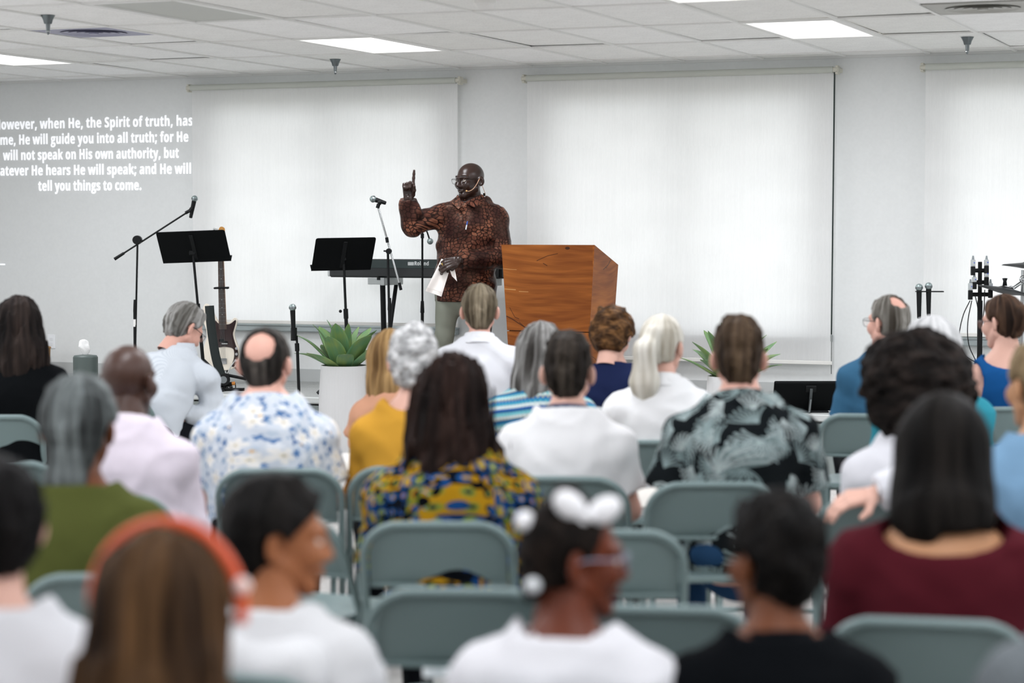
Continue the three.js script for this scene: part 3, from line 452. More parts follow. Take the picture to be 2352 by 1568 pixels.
{
  const t = facing('side_table', 'small dark side table below the tissue box at left', 'table', 195, -13.2, 0); const y = loc(t, 195, 886)[1];
  part('table_top', box(0.4, 0.025, 0.4, 0, y - 0.0125, 0, 0.006), mat('#3d3a36', 0.5), t); for (const x of [-1, 1]) for (const z of [-1, 1]) part('leg', cyl([x * 0.16, y - 0.02, z * 0.16], [x * 0.17, 0, z * 0.17], 0.014), mat('#2c2a28', 0.5), t);
  const b = facing('tissue_box', 'dark grey tissue box with a white tissue sticking out at left', 'tissue box', 195, -13.2, y), h = loc(b, 195, 814)[1];
  part('box', lathe([[0, h], [0.03, h], [0.082, h - 0.006], [0.09, h - 0.02], [0.09, 0.004], [0.088, 0], [0, 0]], 40), mat('#4c5754', 0.4), b);
  const g = new THREE.SphereGeometry(0.052, 24, 18), p = g.attributes.position; for (let i = 0; i < p.count; i++) { const v = V(p.getX(i), p.getY(i), p.getZ(i)), n = noise(v.x * 40, v.y * 30, v.z * 40); const k = 0.55 + 0.45 * (v.y + 0.052) / 0.104; p.setXYZ(i, v.x * k * (1 + 0.25 * n) - 0.008 * (v.y > 0 ? 1 : 0), v.y * 1.15 + 0.006 * n, v.z * k * 0.6 * (1 + 0.3 * n)); }
  g.computeVertexNormals(); part('tissue', g.translate(0, h + 0.05, 0), mat('#f7f7f6', 0.8, { transmission: 0.2 }), b);
  const w = facing('wicker_basket', 'tan woven basket by the wall behind the dark-haired woman', 'basket', 80, -14.9, PLAT), hb = loc(w, 80, 798)[1], bt = tex(128, 128, (u, v) => { const c = Math.sin(u * 100) * Math.sin(v * 100) * 24 + noise(u * 40, v * 40, 1, 40) * 10; return [180 + c, 138 + c, 84 + c]; });
  part('basket_body', lathe([[0, 0], [0.105, 0], [0.125, hb], [0.115, hb], [0.1, 0.02]], 40), mat('#ffffff', 0.85, { map: rep(bt, 3, 1) }), w); part('rim', new THREE.TorusGeometry(0.122, 0.008, 8, 40).rotateX(Math.PI / 2).translate(0, hb, 0), mat('#b58a52', 0.8), w);
}
// ================================================================ folding chairs
const chairProto = (() => {
  const g = new THREE.Group(), fp = (x, y) => [x, y, 0.2 - 0.4 * y / 0.77], pts = [], R = 0.105, HW = 0.222;
  for (const y of [0.012, 0.15, 0.3, 0.45, 0.58]) pts.push(fp(-0.205 - 0.017 * Math.min(1, y / 0.5), y));
  for (let k = 0; k <= 6; k++) { const a = k / 6 * Math.PI / 2; pts.push(fp(-HW + R - R * Math.cos(a), 0.665 + R * Math.sin(a))); }
  const all = [...pts, ...pts.slice().reverse().map(([x, y, z]) => [-x, y, z])];
  const mk = (n, geo, m = M.chair, p = g) => part(n, geo, m, p);
  mk('frame', tube(all, 0.0125, 110, 10));
  const sh = new THREE.Shape(), w = 0.207, r = 0.095, y0 = 0.575, y1 = 0.762; sh.moveTo(-w + 0.012, y0); sh.lineTo(w - 0.012, y0); sh.quadraticCurveTo(w, y0, w, y0 + 0.012); sh.lineTo(w, y1 - r); sh.absarc(w - r, y1 - r, r, 0, Math.PI / 2); sh.lineTo(-w + r, y1); sh.absarc(-w + r, y1 - r, r, Math.PI / 2, Math.PI); sh.lineTo(-w, y0 + 0.012); sh.quadraticCurveTo(-w, y0, -w + 0.012, y0);
  // the panel as a grid bent about the upright, clipped by the outline
  const N = 28, K = 10, P = [], I = []; const half = (y) => y > y1 - r ? w - r + Math.sqrt(Math.max(0, r * r - (y - y1 + r) ** 2)) : w;
  for (const side of [0, 1]) for (let j = 0; j <= K; j++) for (let i = 0; i <= N; i++) { const y = y0 + (y1 - y0) * j / K, x = half(y - 1e-4) * (i / N * 2 - 1); const dish = 0.016 * (1 - (x / w) ** 2) * Math.min(1, (1 - Math.abs(j / K * 2 - 1)) * 3 + 0.25); P.push(x, y, 0.2 - 0.4 * y / 0.77 - dish + 0.012 + side * 0.006); }
  const W = N + 1, S = W * (K + 1); for (let j = 0; j < K; j++) for (let i = 0; i < N; i++) { const a = j * W + i; I.push(a, a + W, a + 1, a + 1, a + W, a + W + 1); const b = a + S; I.push(b, b + 1, b + W, b + 1, b + W + 1, b + W); }
  const bg = new THREE.BufferGeometry(); bg.setAttribute('position', new THREE.Float32BufferAttribute(P, 3)); bg.setIndex(I); bg.computeVertexNormals();
  const bp = mk('backrest', bg); part('rolled_edge', tube([[-w, y0, 0.2 - 0.4 * y0 / 0.77 + 0.012], [-0.1, y0, -0.099], [0, y0, -0.104], [0.1, y0, -0.099], [w, y0, 0.2 - 0.4 * y0 / 0.77 + 0.012]], 0.008, 24), M.chair, bp);
  const ss = new THREE.Shape(), sw = 0.195; ss.moveTo(-sw, -0.16); ss.lineTo(-sw + 0.01, 0.14); ss.quadraticCurveTo(-sw + 0.02, 0.2, -sw + 0.08, 0.205); ss.lineTo(sw - 0.08, 0.205); ss.quadraticCurveTo(sw - 0.02, 0.2, sw - 0.01, 0.14); ss.lineTo(sw, -0.16); ss.quadraticCurveTo(sw, -0.185, sw - 0.03, -0.185); ss.lineTo(-sw + 0.03, -0.185); ss.quadraticCurveTo(-sw, -0.185, -sw, -0.16);
  mk('seat', new THREE.ExtrudeGeometry(ss, { depth: 0.012, bevelEnabled: true, bevelSize: 0.006, bevelThickness: 0.006, bevelSegments: 2 }).rotateX(Math.PI / 2).translate(0, 0.445, 0.03).scale(1, 1, 1));
  for (const s of [-1, 1]) { const l = mk('rear_leg', cyl([s * 0.185, 0.425, 0.06], [s * 0.19, 0.012, -0.24], 0.0115)); part('foot_cap', cyl([s * 0.19, 0.03, -0.227], [s * 0.19, 0, -0.249], 0.016), M.rubber, l); mk('hinge', merge([box(0.008, 0.05, 0.09, s * 0.207, 0.425, 0.01, 0.003), cyl([s * 0.19, 0.43, -0.02], [s * 0.222, 0.43, -0.02], 0.008)])); }
  mk('crossbar', merge([cyl([-0.19, 0.13, -0.154], [0.19, 0.13, -0.154], 0.009), cyl([-0.21, 0.22, 0.086], [0.21, 0.22, 0.086], 0.009), cyl([-0.185, 0.4, 0.05], [0.185, 0.4, 0.05], 0.008)]));
  for (const s of [-1, 1]) mk('foot_cap', cyl([s * 0.205, 0.03, 0.184], [s * 0.205, 0, 0.2], 0.017), M.rubber);
  return g;
})();
const CHY = Math.PI + YAW;   // a thing with its front along +z turned to face the stage as the camera does
let chairsUsed = 0;
function chair(px, topY, turn, label) {
  const p = at(px, topY, FPX * 0.88 / (topY - 520)), o = chairsUsed++ ? chairProto.clone() : chairProto;
  o.name = numbered('folding_chair'); o.rotation.set(0, CHY + dr(turn), 0); scene.add(o);
  const off = V(0, 0, -0.2).applyAxisAngle(V(0, 1, 0), o.rotation.y); o.position.set(p.x - off.x, 0, p.z - off.z);
  o.userData = { label, category: 'chair', group: 'grey metal folding chairs' }; return o;
}
// ================================================================ figures: distance fields meshed with surface nets
const clamp = (x, a, b) => x < a ? a : x > b ? b : x;
const smin = (a, b, k) => { const h = Math.max(k - Math.abs(a - b), 0) / k; return Math.min(a, b) - h * h * k * 0.25; };
const smax = (a, b, k) => -smin(-a, -b, k);
const bb = (pts, r) => [[0, 1, 2].map((i) => Math.min(...pts.map((p) => p[i])) - r), [0, 1, 2].map((i) => Math.max(...pts.map((p) => p[i])) + r)];
function cap(a, b, ra, rb = ra, cut = false) {
  const [ax, ay, az] = a, bx = b[0] - ax, by = b[1] - ay, bz = b[2] - az, L = bx * bx + by * by + bz * bz || 1e-9, l = Math.sqrt(L);
  return { b: bb([a, b], Math.max(ra, rb)), f: (x, y, z) => { const px = x - ax, py = y - ay, pz = z - az, t0 = (px * bx + py * by + pz * bz) / L, t = t0 < 0 ? 0 : t0 > 1 ? 1 : t0, dx = px - bx * t, dy = py - by * t, dz = pz - bz * t; let d = Math.sqrt(dx * dx + dy * dy + dz * dz) - (ra + (rb - ra) * t); if (cut) d = Math.max(d, (t0 - 1) * l); return d; } };
}
function ecap(a, b, ra, rb, q) {
  const [ax, ay, az] = a, bx = b[0] - ax, by = b[1] - ay, bz = b[2] - az, L = bx * bx + by * by + bz * bz || 1e-9;
  return { b: bb([a, b], Math.max(ra, rb)), f: (x, y, z) => { const px = x - ax, py = y - ay, pz = z - az, t = clamp((px * bx + py * by + pz * bz) / L, 0, 1), dx = px - bx * t, dy = py - by * t, dz = (pz - bz * t) / q; return (Math.sqrt(dx * dx + dy * dy + dz * dz) - (ra + (rb - ra) * t)) * q; } };
}
function ell(c, r) {
  const [cx, cy, cz] = c, [rx, ry, rz] = r;
  return { b: [[cx - rx, cy - ry, cz - rz], [cx + rx, cy + ry, cz + rz]], f: (x, y, z) => { const X = (x - cx) / rx, Y = (y - cy) / ry, Z = (z - cz) / rz, k0 = Math.sqrt(X * X + Y * Y + Z * Z), k1 = Math.sqrt(X * X / rx / rx + Y * Y / ry / ry + Z * Z / rz / rz); return k1 < 1e-9 ? -Math.min(rx, ry, rz) : k0 * (k0 - 1) / k1; } };
}
const union = (ps, k) => { const fs = ps.map((p) => p.f), n = fs.length; return (x, y, z) => { let d = fs[0](x, y, z); for (let i = 1; i < n; i++) d = smin(d, fs[i](x, y, z), k); return d; }; };
const boundsOf = (ps, m = 0.03) => [[0, 1, 2].map((i) => Math.min(...ps.map((p) => p.b[0][i])) - m), [0, 1, 2].map((i) => Math.max(...ps.map((p) => p.b[1][i])) + m)];
function polygonize(f, [lo, hi], h) {
  const n = [0, 1, 2].map((i) => Math.ceil((hi[i] - lo[i]) / h / 4) * 4 + 1), [nx, ny, nz] = n, G = new Float32Array(nx * ny * nz).fill(1), sx = 1, sy = nx, sz = nx * ny;
  const done = new Uint8Array(nx * ny * nz), B = 4, far = h * B * 0.87 * 1.7 + 0.012;
  for (let k = 0; k < nz - 1; k += B) for (let j = 0; j < ny - 1; j += B) for (let i = 0; i < nx - 1; i += B) {
    const c = f(lo[0] + (i + 2) * h, lo[1] + (j + 2) * h, lo[2] + (k + 2) * h), skip = Math.abs(c) > far;
    for (let kk = k; kk <= k + B; kk++) for (let jj = j; jj <= j + B; jj++) for (let ii = i; ii <= i + B; ii++) { const q = ii + jj * sy + kk * sz; if (skip) { if (!done[q]) G[q] = c; } else if (done[q] !== 1) { G[q] = f(lo[0] + ii * h, lo[1] + jj * h, lo[2] + kk * h); done[q] = 1; } }
  }
  const id = new Int32Array(nx * ny * nz).fill(-1), P = [], I = [], off = [0, 1, sy, sy + 1, sz, sz + 1, sz + sy, sz + sy + 1], E = [[0, 1], [2, 3], [4, 5], [6, 7], [0, 2], [1, 3], [4, 6], [5, 7], [0, 4], [1, 5], [2, 6], [3, 7]];
  for (let k = 0; k < nz - 1; k++) for (let j = 0; j < ny - 1; j++) for (let i = 0; i < nx - 1; i++) {
    const q = i + j * sy + k * sz; let m = 0; for (let c = 0; c < 8; c++) if (G[q + off[c]] < 0) m |= 1 << c; if (m === 0 || m === 255) continue;
    let x = 0, y = 0, z = 0, cnt = 0;
    for (const [a, b] of E) { const ga = G[q + off[a]], gb = G[q + off[b]]; if ((ga < 0) === (gb < 0)) continue; const t = ga / (ga - gb); x += (a & 1) + ((b & 1) - (a & 1)) * t; y += ((a >> 1) & 1) + (((b >> 1) & 1) - ((a >> 1) & 1)) * t; z += (a >> 2) + ((b >> 2) - (a >> 2)) * t; cnt++; }
    id[q] = P.length / 3; P.push(lo[0] + (i + x / cnt) * h, lo[1] + (j + y / cnt) * h, lo[2] + (k + z / cnt) * h);
  }
  const quad = (a, b, c, d, flip) => { if (a < 0 || b < 0 || c < 0 || d < 0) return; if (flip) I.push(a, c, b, b, c, d); else I.push(a, b, c, b, d, c); };
  for (let k = 1; k < nz - 1; k++) for (let j = 1; j < ny - 1; j++) for (let i = 1; i < nx - 1; i++) {
    const q = i + j * sy + k * sz, s = G[q] < 0;
    if (s !== (G[q + 1] < 0)) quad(id[q - sy - sz], id[q - sz], id[q - sy], id[q], !s);
    if (s !== (G[q + sy] < 0)) quad(id[q - 1 - sz], id[q - sz], id[q - 1], id[q], s);
    if (s !== (G[q + sz] < 0)) quad(id[q - 1 - sy], id[q - sy], id[q - 1], id[q], !s);
  }
  const g = new THREE.BufferGeometry(); g.setAttribute('position', new THREE.Float32BufferAttribute(P, 3)); g.setIndex(I); g.computeVertexNormals(); return g;
}
const setUV = (g, fn) => { const p = g.attributes.position, a = new Float32Array(p.count * 2); for (let i = 0; i < p.count; i++) { const [u, v] = fn(p.getX(i), p.getY(i), p.getZ(i)); a[2 * i] = u; a[2 * i + 1] = v; } g.setAttribute('uv', new THREE.BufferAttribute(a, 2)); return g; };
const mergeI = (list) => mergeGeometries(list.map((g) => { g = g.clone(); for (const k of Object.keys(g.attributes)) if (!['position', 'normal'].includes(k)) g.deleteAttribute(k); return g; }));

// ---------------------------------------------------------------- head, own axes: origin between the ears, +z the face
const cran = [ell([0, 0.035, -0.012], [0.076, 0.092, 0.098])];
function headPrims(big = 0) {
  const ps = [...cran, ell([0, -0.03, 0.032], [0.058, 0.083, 0.062])]; const m = (f) => [-1, 1].map(f);
  ps.push(...m((s) => cap([s * 0.052, -0.05, 0.0], [s * 0.012, -0.1, 0.066], 0.022, 0.018)), ell([0, -0.1, 0.068], [0.024, 0.02, 0.02]), ...m((s) => ell([s * 0.036, -0.025, 0.068], [0.027, 0.03, 0.026])), ...m((s) => cap([s * 0.012, 0.028, 0.092], [s * 0.045, 0.027, 0.072], 0.011, 0.01)), cap([0, 0.02, 0.09], [0, -0.028, 0.113], 0.0085, 0.0125), ...m((s) => ell([s * 0.014, -0.034, 0.1], [0.01, 0.009, 0.011])));
  return ps;
}
const headField = (() => {
  const base = union(headPrims(), 0.018), sock = [-1, 1].map((s) => ell([s * 0.032, 0.008, 0.098], [0.018, 0.012, 0.014]).f);
  const lips = union([-1, 1].flatMap((s) => [cap([0, -0.0605, 0.0985], [s * 0.023, -0.0635, 0.089], 0.0065, 0.004), cap([0, -0.074, 0.097], [s * 0.02, -0.0715, 0.089], 0.007, 0.004)]), 0.006);
  const ears = [-1, 1].map((s) => { const a = ell([0, 0, 0], [0.0115, 0.036, 0.024]).f, c = ell([0.009, -0.002, 0.003], [0.008, 0.021, 0.012]).f, ang = 0.72; return (x, y, z) => { let X = (x - s * 0.085) * s, Y = y + 0.005, Z = z + 0.018; const x2 = X * Math.cos(ang) + Z * Math.sin(ang), z2 = -X * Math.sin(ang) + Z * Math.cos(ang); return smax(a(x2, Y, z2), -c(x2, Y, z2), 0.006); }; });
  const neck = cap([0, -0.055, -0.018], [0, -0.17, -0.035], 0.05, 0.055).f, crease = cap([-0.02, -0.0672, 0.104], [0.02, -0.0672, 0.104], 0.0035).f;
  return (x, y, z) => { let d = base(x, y, z); d = smax(d, -sock[0](x, y, z), 0.012); d = smax(d, -sock[1](x, y, z), 0.012); d = smin(d, lips(x, y, z), 0.005); d = smax(d, -crease(x, y, z), 0.004); d = smin(d, neck(x, y, z), 0.03); d = smin(d, ears[0](x, y, z), 0.006); return smin(d, ears[1](x, y, z), 0.006); };
})();
const headGeo = polygonize(headField, [[-0.11, -0.17, -0.13], [0.11, 0.145, 0.14]], 0.0042);
const headFine = polygonize(headField, [[-0.11, -0.17, -0.13], [0.11, 0.145, 0.14]], 0.0026);

// ---------------------------------------------------------------- hair
const cr = cran[0].f, nape = ell([0, -0.03, -0.05], [0.06, 0.07, 0.058]).f;
const front = (y, h = 0.055) => y > 0.075 ? h + (y - 0.075) * 0.6 : y > 0.03 ? 0.028 + (h - 0.028) * (y - 0.03) / 0.045 : y > -0.01 ? 0.0 + 0.028 * (y + 0.01) / 0.04 : -0.012;
function shortHair({ t = 0.016, low = -0.075, lump = 0.004, f = 45, spot, hair = 0.055, side = 1, top = 0 }) {
  const earC = [-1, 1].map((s) => ell([s * 0.09, -0.012, -0.014], [0.026, 0.042, 0.034]).f), sp = spot && ell(spot[0], spot[1]).f;
  return { b: [[-0.14, -0.13, -0.17], [0.14, 0.19, 0.13]], f: (x, y, z) => {
    const th = t * clamp((y + 0.08) / 0.09, 0.2, 1) * (Math.abs(x) > 0.06 ? side : 1) + top * clamp((y - 0.05) / 0.06, 0, 1); let d = smin(cr(x, y, z), nape(x, y, z), 0.03) - th - lump * 1.5 * noise(x * f, y * f * 0.55, z * f) - lump * 0.9 * noise(x * f * 2.3, y * f, z * f * 2.3);
    d = smax(d, z - front(y, hair), 0.012); d = smax(d, low - y + 0.01 * noise(x * 60, 1, 2), 0.01); d = smax(d, -earC[0](x, y, z), 0.008); d = smax(d, -earC[1](x, y, z), 0.008);
    if (sp) d = smax(d, -(sp(x, y, z) - 0.006 * noise(x * 70, y * 70, z * 70)), 0.008); return d;
  } };
}
function curlyHair({ t = 0.035, low = -0.08, lump = 0.012, f = 32, hair = 0.06, wide = 1 }) {
  return { b: [[-0.3, -0.32, -0.3], [0.3, 0.3, 0.2]], f: (x, y, z) => { const X = x / wide; let d = smin(cr(X, y, z), nape(X, y, z), 0.04) - t - lump * noise(x * f, y * f, z * f) - lump * 0.5 * noise(x * f * 2, y * f * 2, z * f * 2); d = smax(d, z - front(y, hair) - 0.01, 0.02); return smax(d, low - y, 0.02); } };
}
function longHair({ len = 0.35, w = 0.11, w2 = 0.13, t = 0.022, curl = 0.006, f = 22, back = -0.075, hair = 0.06, q = 0.55, sidelen = 0.2, fy = 0.12 }) {
  const u = union([ecap([0, 0.02, -0.035], [0, -0.11, back], w * 0.92, w, 0.75), ecap([0, -0.11, back], [0, -len, back - 0.02], w, w2, q), ...[-1, 1].map((s) => cap([s * 0.072, 0.02, -0.01], [s * (w - 0.02), -sidelen, -0.03], 0.03, 0.035))], 0.05);
  return { b: [[-w2 - 0.1, -len - w2 - 0.02, -0.26], [w2 + 0.1, 0.2, 0.12]], f: (x, y, z) => { let d = smin(cr(x, y, z) - t, u(x, y, z), 0.04); d = smax(d, z - front(y, hair) - (y < 0 ? 0.035 : 0), 0.02); d -= curl * noise(x * f * 1.6, y * f * fy, z * f * 1.6) + curl * 0.6 * noise(x * f * 4, y * f * 0.3, z * f * 4) + (curl > 0.009 ? curl * noise(x * f, y * f * 0.9 + x * 20, z * f) * clamp(-y * 6, 0, 1) : 0); return smax(d, -len - 0.05 - y + 0.03 * noise(x * 26, 3, 1), 0.02); } };
}
function tiedHair({ tail, bun, t = 0.012, lump = 0.0025, hair = 0.06, low = -0.07 }) {
  const base = shortHair({ t, low, lump, hair }), ps = []; if (bun) for (const [c, r] of bun) ps.push(ell(c, r)); if (tail) for (let i = 0; i < tail.length - 1; i++) ps.push(ecap(tail[i][0], tail[i + 1][0], tail[i][1], tail[i + 1][1], 0.7));
  const u = ps.length ? union(ps, 0.02) : null; const [lo, hi] = boundsOf([base, ...ps], 0.03);
  return { b: [lo, hi], f: (x, y, z) => { let d = base.f(x, y, z); if (u) d = smin(d, u(x, y, z) - 0.005 * noise(x * 55, y * 9, z * 55), 0.012); return d; } };
}
function hairMat(a, b, kind = 'streak', rough = 0.6) {
  const t = tex(256, 256, (u, v) => { const n = kind === 'streak' ? noise(u * 64, v * 3, 1, 64) * 0.35 + noise(u * 160, v * 5, 2, 160) * 0.25 + noise(u * 10, v * 4, 3, 10) * 0.3 : noise(u * 20, v * 20, 1, 20) * 0.4 + noise(u * 60, v * 60, 2, 60) * 0.3; return mix3(mul3(a, 0.62), mul3(b, 0.85), clamp(0.5 + n, 0, 1)); });
  t.wrapS = t.wrapT = THREE.MirroredRepeatWrapping;
  return mat('#ffffff', rough, { map: t, specularIntensity: 0.12 });
}
const hairUV = (x, y, z) => [Math.atan2(x, -z) / 6.283 + 0.5, y * 2.2];

// ---------------------------------------------------------------- hands: a palm, four fingers and a thumb
function handPrims(w, F, U, S, k, curls, thumb = [0.5, 0.75, -0.35, 0.5]) {
  const P = (f, s, u = 0) => add3(w, add3(mul3(F, f * k), add3(mul3(S, s * k), mul3(U, u * k)))), ps = [], offs = [0.029, 0.0095, -0.010, -0.028], lens = [0.95, 1.06, 0.98, 0.78], bl = [0.086, 0.09, 0.086, 0.077];
  offs.forEach((s, i) => {
    let p = P(bl[i], s); ps.push(cap(P(0.005, s * 0.55), p, 0.015 * k, 0.0115 * k)); let a = 0; const segs = [0.043, 0.027, 0.021], sp = s * 1.5;
    curls[i].forEach((c, j) => { a += c; const d = norm3(add3(add3(mul3(F, Math.cos(a)), mul3(U, -Math.sin(a))), mul3(S, sp * 1.2 * Math.cos(a)))), q = add3(p, mul3(d, segs[j] * lens[i] * k)); ps.push(cap(p, q, (0.0098 - j * 0.0009) * k, (0.0092 - j * 0.0009) * k)); p = q; });
  });
  const b = P(0.022, 0.026, -0.004), d1 = norm3(add3(add3(mul3(F, thumb[0]), mul3(S, thumb[1])), mul3(U, thumb[2]))), m = add3(b, mul3(d1, 0.042 * k)), d2 = norm3(add3(d1, add3(mul3(F, thumb[3]), mul3(S, -thumb[3] * 0.6)))), e = add3(m, mul3(d2, 0.03 * k));
  ps.push(cap(P(0.005, 0.01), b, 0.016 * k, 0.016 * k), cap(b, m, 0.0155 * k, 0.0112 * k), cap(m, e, 0.011 * k, 0.009 * k)); return ps;
}
// ---------------------------------------------------------------- a dressed figure from its joints
// J: hip, neck, head, sh/el/wr/hipJ/knee/ank/toe as [left, right] pairs (left is +x)
const torso = (J, b, e) => { const at_ = (t) => { const p = lerp3(J.hip, J.neck, t); p[2] -= (J.hunch || 0) * Math.sin(t * 3.14); return p; }, B = at_(0.35), C = at_(0.68), T = at_(0.9), g = J.belly || 0; return [ecap(J.hip, B, 0.162 * b + e, 0.152 * b + e, 0.78), ecap(B, C, 0.152 * b + e, 0.164 * b + e, 0.73), ecap(C, T, 0.164 * b + e, 0.125 * b + e, 0.66), ...(g ? [ell(add3(lerp3(J.hip, J.neck, 0.32), [0, 0, 0.05]), [0.15 * b + e, 0.15 + e, 0.09 + g + e])] : []), ...J.sh.flatMap((s) => [cap(add3(J.neck, [0, -0.035, -0.012]), s, 0.056 + e, 0.058 + e), cap(add3(J.neck, [Math.sign(s[0]) * 0.02, 0.012, -0.018]), add3(s, [-Math.sign(s[0]) * 0.03, 0.022, -0.005]), 0.04 + e, 0.042 + e), ell(s, [0.064 + e, 0.066 + e, 0.064 + e])])]; };
const neckPrim = (J, r, e = 0) => cap(add3(J.head, [0, -0.07, -0.03]), add3(J.neck, [0, -0.03, -0.015]), r + e, r + 0.012 + e);
function armPrims(J, i, r, e = 0, sleeve = 1, flare = 0) {
  const s = J.sh[i], el = J.el[i], w = J.wr[i];
  if (sleeve <= 0) return []; if (sleeve < 0.5) { const q = lerp3(s, el, sleeve * 2); return [cap(s, q, 0.055 * r + e, 0.048 * r + e + flare, true)]; }
  const q = lerp3(el, w, (sleeve - 0.5) * 2); return [cap(s, el, 0.055 * r + e, 0.044 * r + e), cap(el, q, 0.044 * r + e, (0.031 + 0.013 * (1 - (sleeve - 0.5) * 2)) * r + e + flare, true)];
}
const LENS = mat('#ffffff', 0.03, { transmission: 1, thickness: 0 });
function figure(o, J, p) {
  const { skin, r = 1, b = 1, nr = 0.05, cell = 0.013 } = p, hs = p.hs || 1, Mh = new THREE.Matrix4().compose(V(...J.head), new THREE.Quaternion().setFromEuler(new THREE.Euler(p.hp || 0, p.hy || 0, p.hr || 0, 'YXZ')), V(hs * (p.hw || 1), hs, hs * (p.hd || 1)));
  const ps = [...torso(J, b, -0.008), neckPrim(J, nr), ...armPrims(J, 0, r, -0.003), ...armPrims(J, 1, r, -0.003), ...(J.knee ? [0, 1].flatMap((i) => [cap(J.hipJ[i], J.knee[i], 0.078 * b, 0.054), cap(J.knee[i], J.ank[i], 0.052, 0.036), cap(J.ank[i], J.toe[i], 0.036, 0.026)]) : [])];
  const gs = [polygonize(union(ps, 0.03), boundsOf(ps), 0.015), (p.fine ? headFine : headGeo).clone().applyMatrix4(Mh)];
  for (const i of [0, 1]) { const h = p.hands[i]; if (h) { const hp = [...handPrims(J.wr[i], h.F, h.U, h.S, h.k || 1, h.curls, h.thumb), cap(lerp3(J.wr[i], J.el[i], 0.3), J.wr[i], 0.03 * r, 0.026 * r)]; gs.push(polygonize(union(hp, 0.008), boundsOf(hp, 0.015), h.cell || 0.006)); } }
  const body = part('body', mergeI(gs), skin, o);
  const add = (name, prims, field, m, cellSize, uv, label) => part(name, setUV(polygonize(field, boundsOf(prims, 0.035), cellSize), uv), m, o, label);
  const c = p.top, e = c.e ?? 0.014, sgn = p.front ? -1 : 1, uvf = (x, y, z) => { if (p.front) return [(x + clamp(x / 0.25, -1, 1) * (0.1 - z) * 0.6) / c.tile, (y - 0.25 * z) / c.tile]; const sm = clamp(x / 0.1, -1, 1); return [(x + sm * sgn * (z - J.neck[2] + 0.1) * 0.85) / c.tile, (y + 0.45 * sgn * (z - J.neck[2])) / c.tile]; };
  const sl = [...torso(J, b, e), neckPrim(J, nr, e * 0.8), ...armPrims(J, 0, r, e, c.sleeve, c.flare ?? 0.012), ...armPrims(J, 1, r, e, c.sleeve, c.flare ?? 0.012)], tor = union([...torso(J, b, e), ...(J.stand ? [ecap(J.hip, add3(J.hip, [0, -0.16, 0]), 0.165 * b + e, 0.168 * b + e, 0.78)] : []), neckPrim(J, nr, e * 0.8)], 0.035), ap = [0, 1].map((i) => armPrims(J, i, r, e, c.sleeve, c.flare ?? 0.012)).filter((q) => q.length).map((q) => union(q, 0.02)), base = (x, y, z) => { let d = tor(x, y, z); for (const q of ap) d = smin(d, q(x, y, z), 0.016); return d; }, N = J.neck, am = c.wrinkle ?? 0.008, sd = (N[0] * 7 + J.head[1] * 31) % 10 + (c.seed || 0);
  const scoop = c.scoop && ell(add3(N, c.scoop[0]), c.scoop[1]).f, arm = c.sleeve <= 0 ? [-1, 1].map((s, i) => ell(add3(J.sh[s > 0 ? 0 : 1], [s * 0.03, -0.03, 0]), [0.075, 0.12, 0.13]).f) : null, tilt = c.tilt ?? 0.35, hem = c.hem ?? J.hip[1] - 0.13;
  const sf = (x, y, z) => { let d = base(x, y, z) - am * noise(x * 7 + y * 4 + sd, y * 9 - x * 6, z * 7) - am * 0.45 * noise(x * 19 - y * 9, y * 15 + sd, z * 17) - am * 2.2 * Math.max(0, 0.28 - Math.abs(noise(x * 5 - y * 7, y * 6 + x * 4 + sd, z * 4))) - am * 1.6 * Math.max(0, 0.2 - Math.abs(noise(x * 6 + y * 9 + sd, y * 5 - x * 5, z * 5))); d = smax(d, -Math.max(-(y - N[1] - (c.nl ?? 0.045) + tilt * (z - N[2])), Math.hypot(x - N[0], z - N[2]) - (c.open ? 0.1 : nr + 0.05)), 0.006); d = smax(d, hem - y, 0.01); if (scoop) d = smax(d, -scoop(x, y, z), 0.01); if (arm) { d = smax(d, -arm[0](x, y, z), 0.01); d = smax(d, -arm[1](x, y, z), 0.01); } return d; };
  const shirt = add(c.name || 'shirt', sl, sf, c.m, c.cell || cell, uvf, c.label);
  if (c.collar) { // a folded collar standing round the neck
    const np = neckPrim(J, nr, e + 0.004), nf = np.f, ch = c.collarH ?? 0.045, cf = (x, y, z) => { const yy = y - N[1] + tilt * (z - N[2]) * 0.9 - (c.nl ?? 0.045) + 0.03, fl = clamp((0.035 - yy) * 0.35, 0, 0.02); let d = Math.abs(nf(x, y, z) - fl) - 0.005; d = smax(d, yy - ch, 0.004); d = smax(d, -0.02 - yy, 0.004); if (c.open) d = smax(d, (p.front || 1) * (z - N[2]) * 1.0 - 0.015 - Math.abs(x - N[0]) * 1.1, 0.004); return d; };
    part('collar', setUV(polygonize(cf, boundsOf([np], 0.03), p.front ? 0.0034 : 0.005), uvf), c.collar, shirt);
  }
  if (J.knee) {
    const sh = c.hem !== undefined && c.hem > J.hip[1] ? [] : [], lp = [ecap(J.hip, add3(J.hip, [0, -0.05, 0.02]), 0.145 * b, 0.14 * b, 0.8), ...[0, 1].flatMap((i) => [cap(J.hipJ[i], J.knee[i], 0.088 * b, 0.066), cap(J.knee[i], J.ank[i], 0.066, 0.05, true)])], lf = union(lp, 0.03);
    add(p.legsName || 'trousers', lp, (x, y, z) => smax(lf(x, y, z) - 0.004 * noise(x * 9, y * 12, z * 12) - 0.003 * noise(x * 22, y * 20, z * 20), y - J.hip[1] - 0.09, 0.01), p.legs || M.darkCloth, p.legCell || 0.018, uvf);
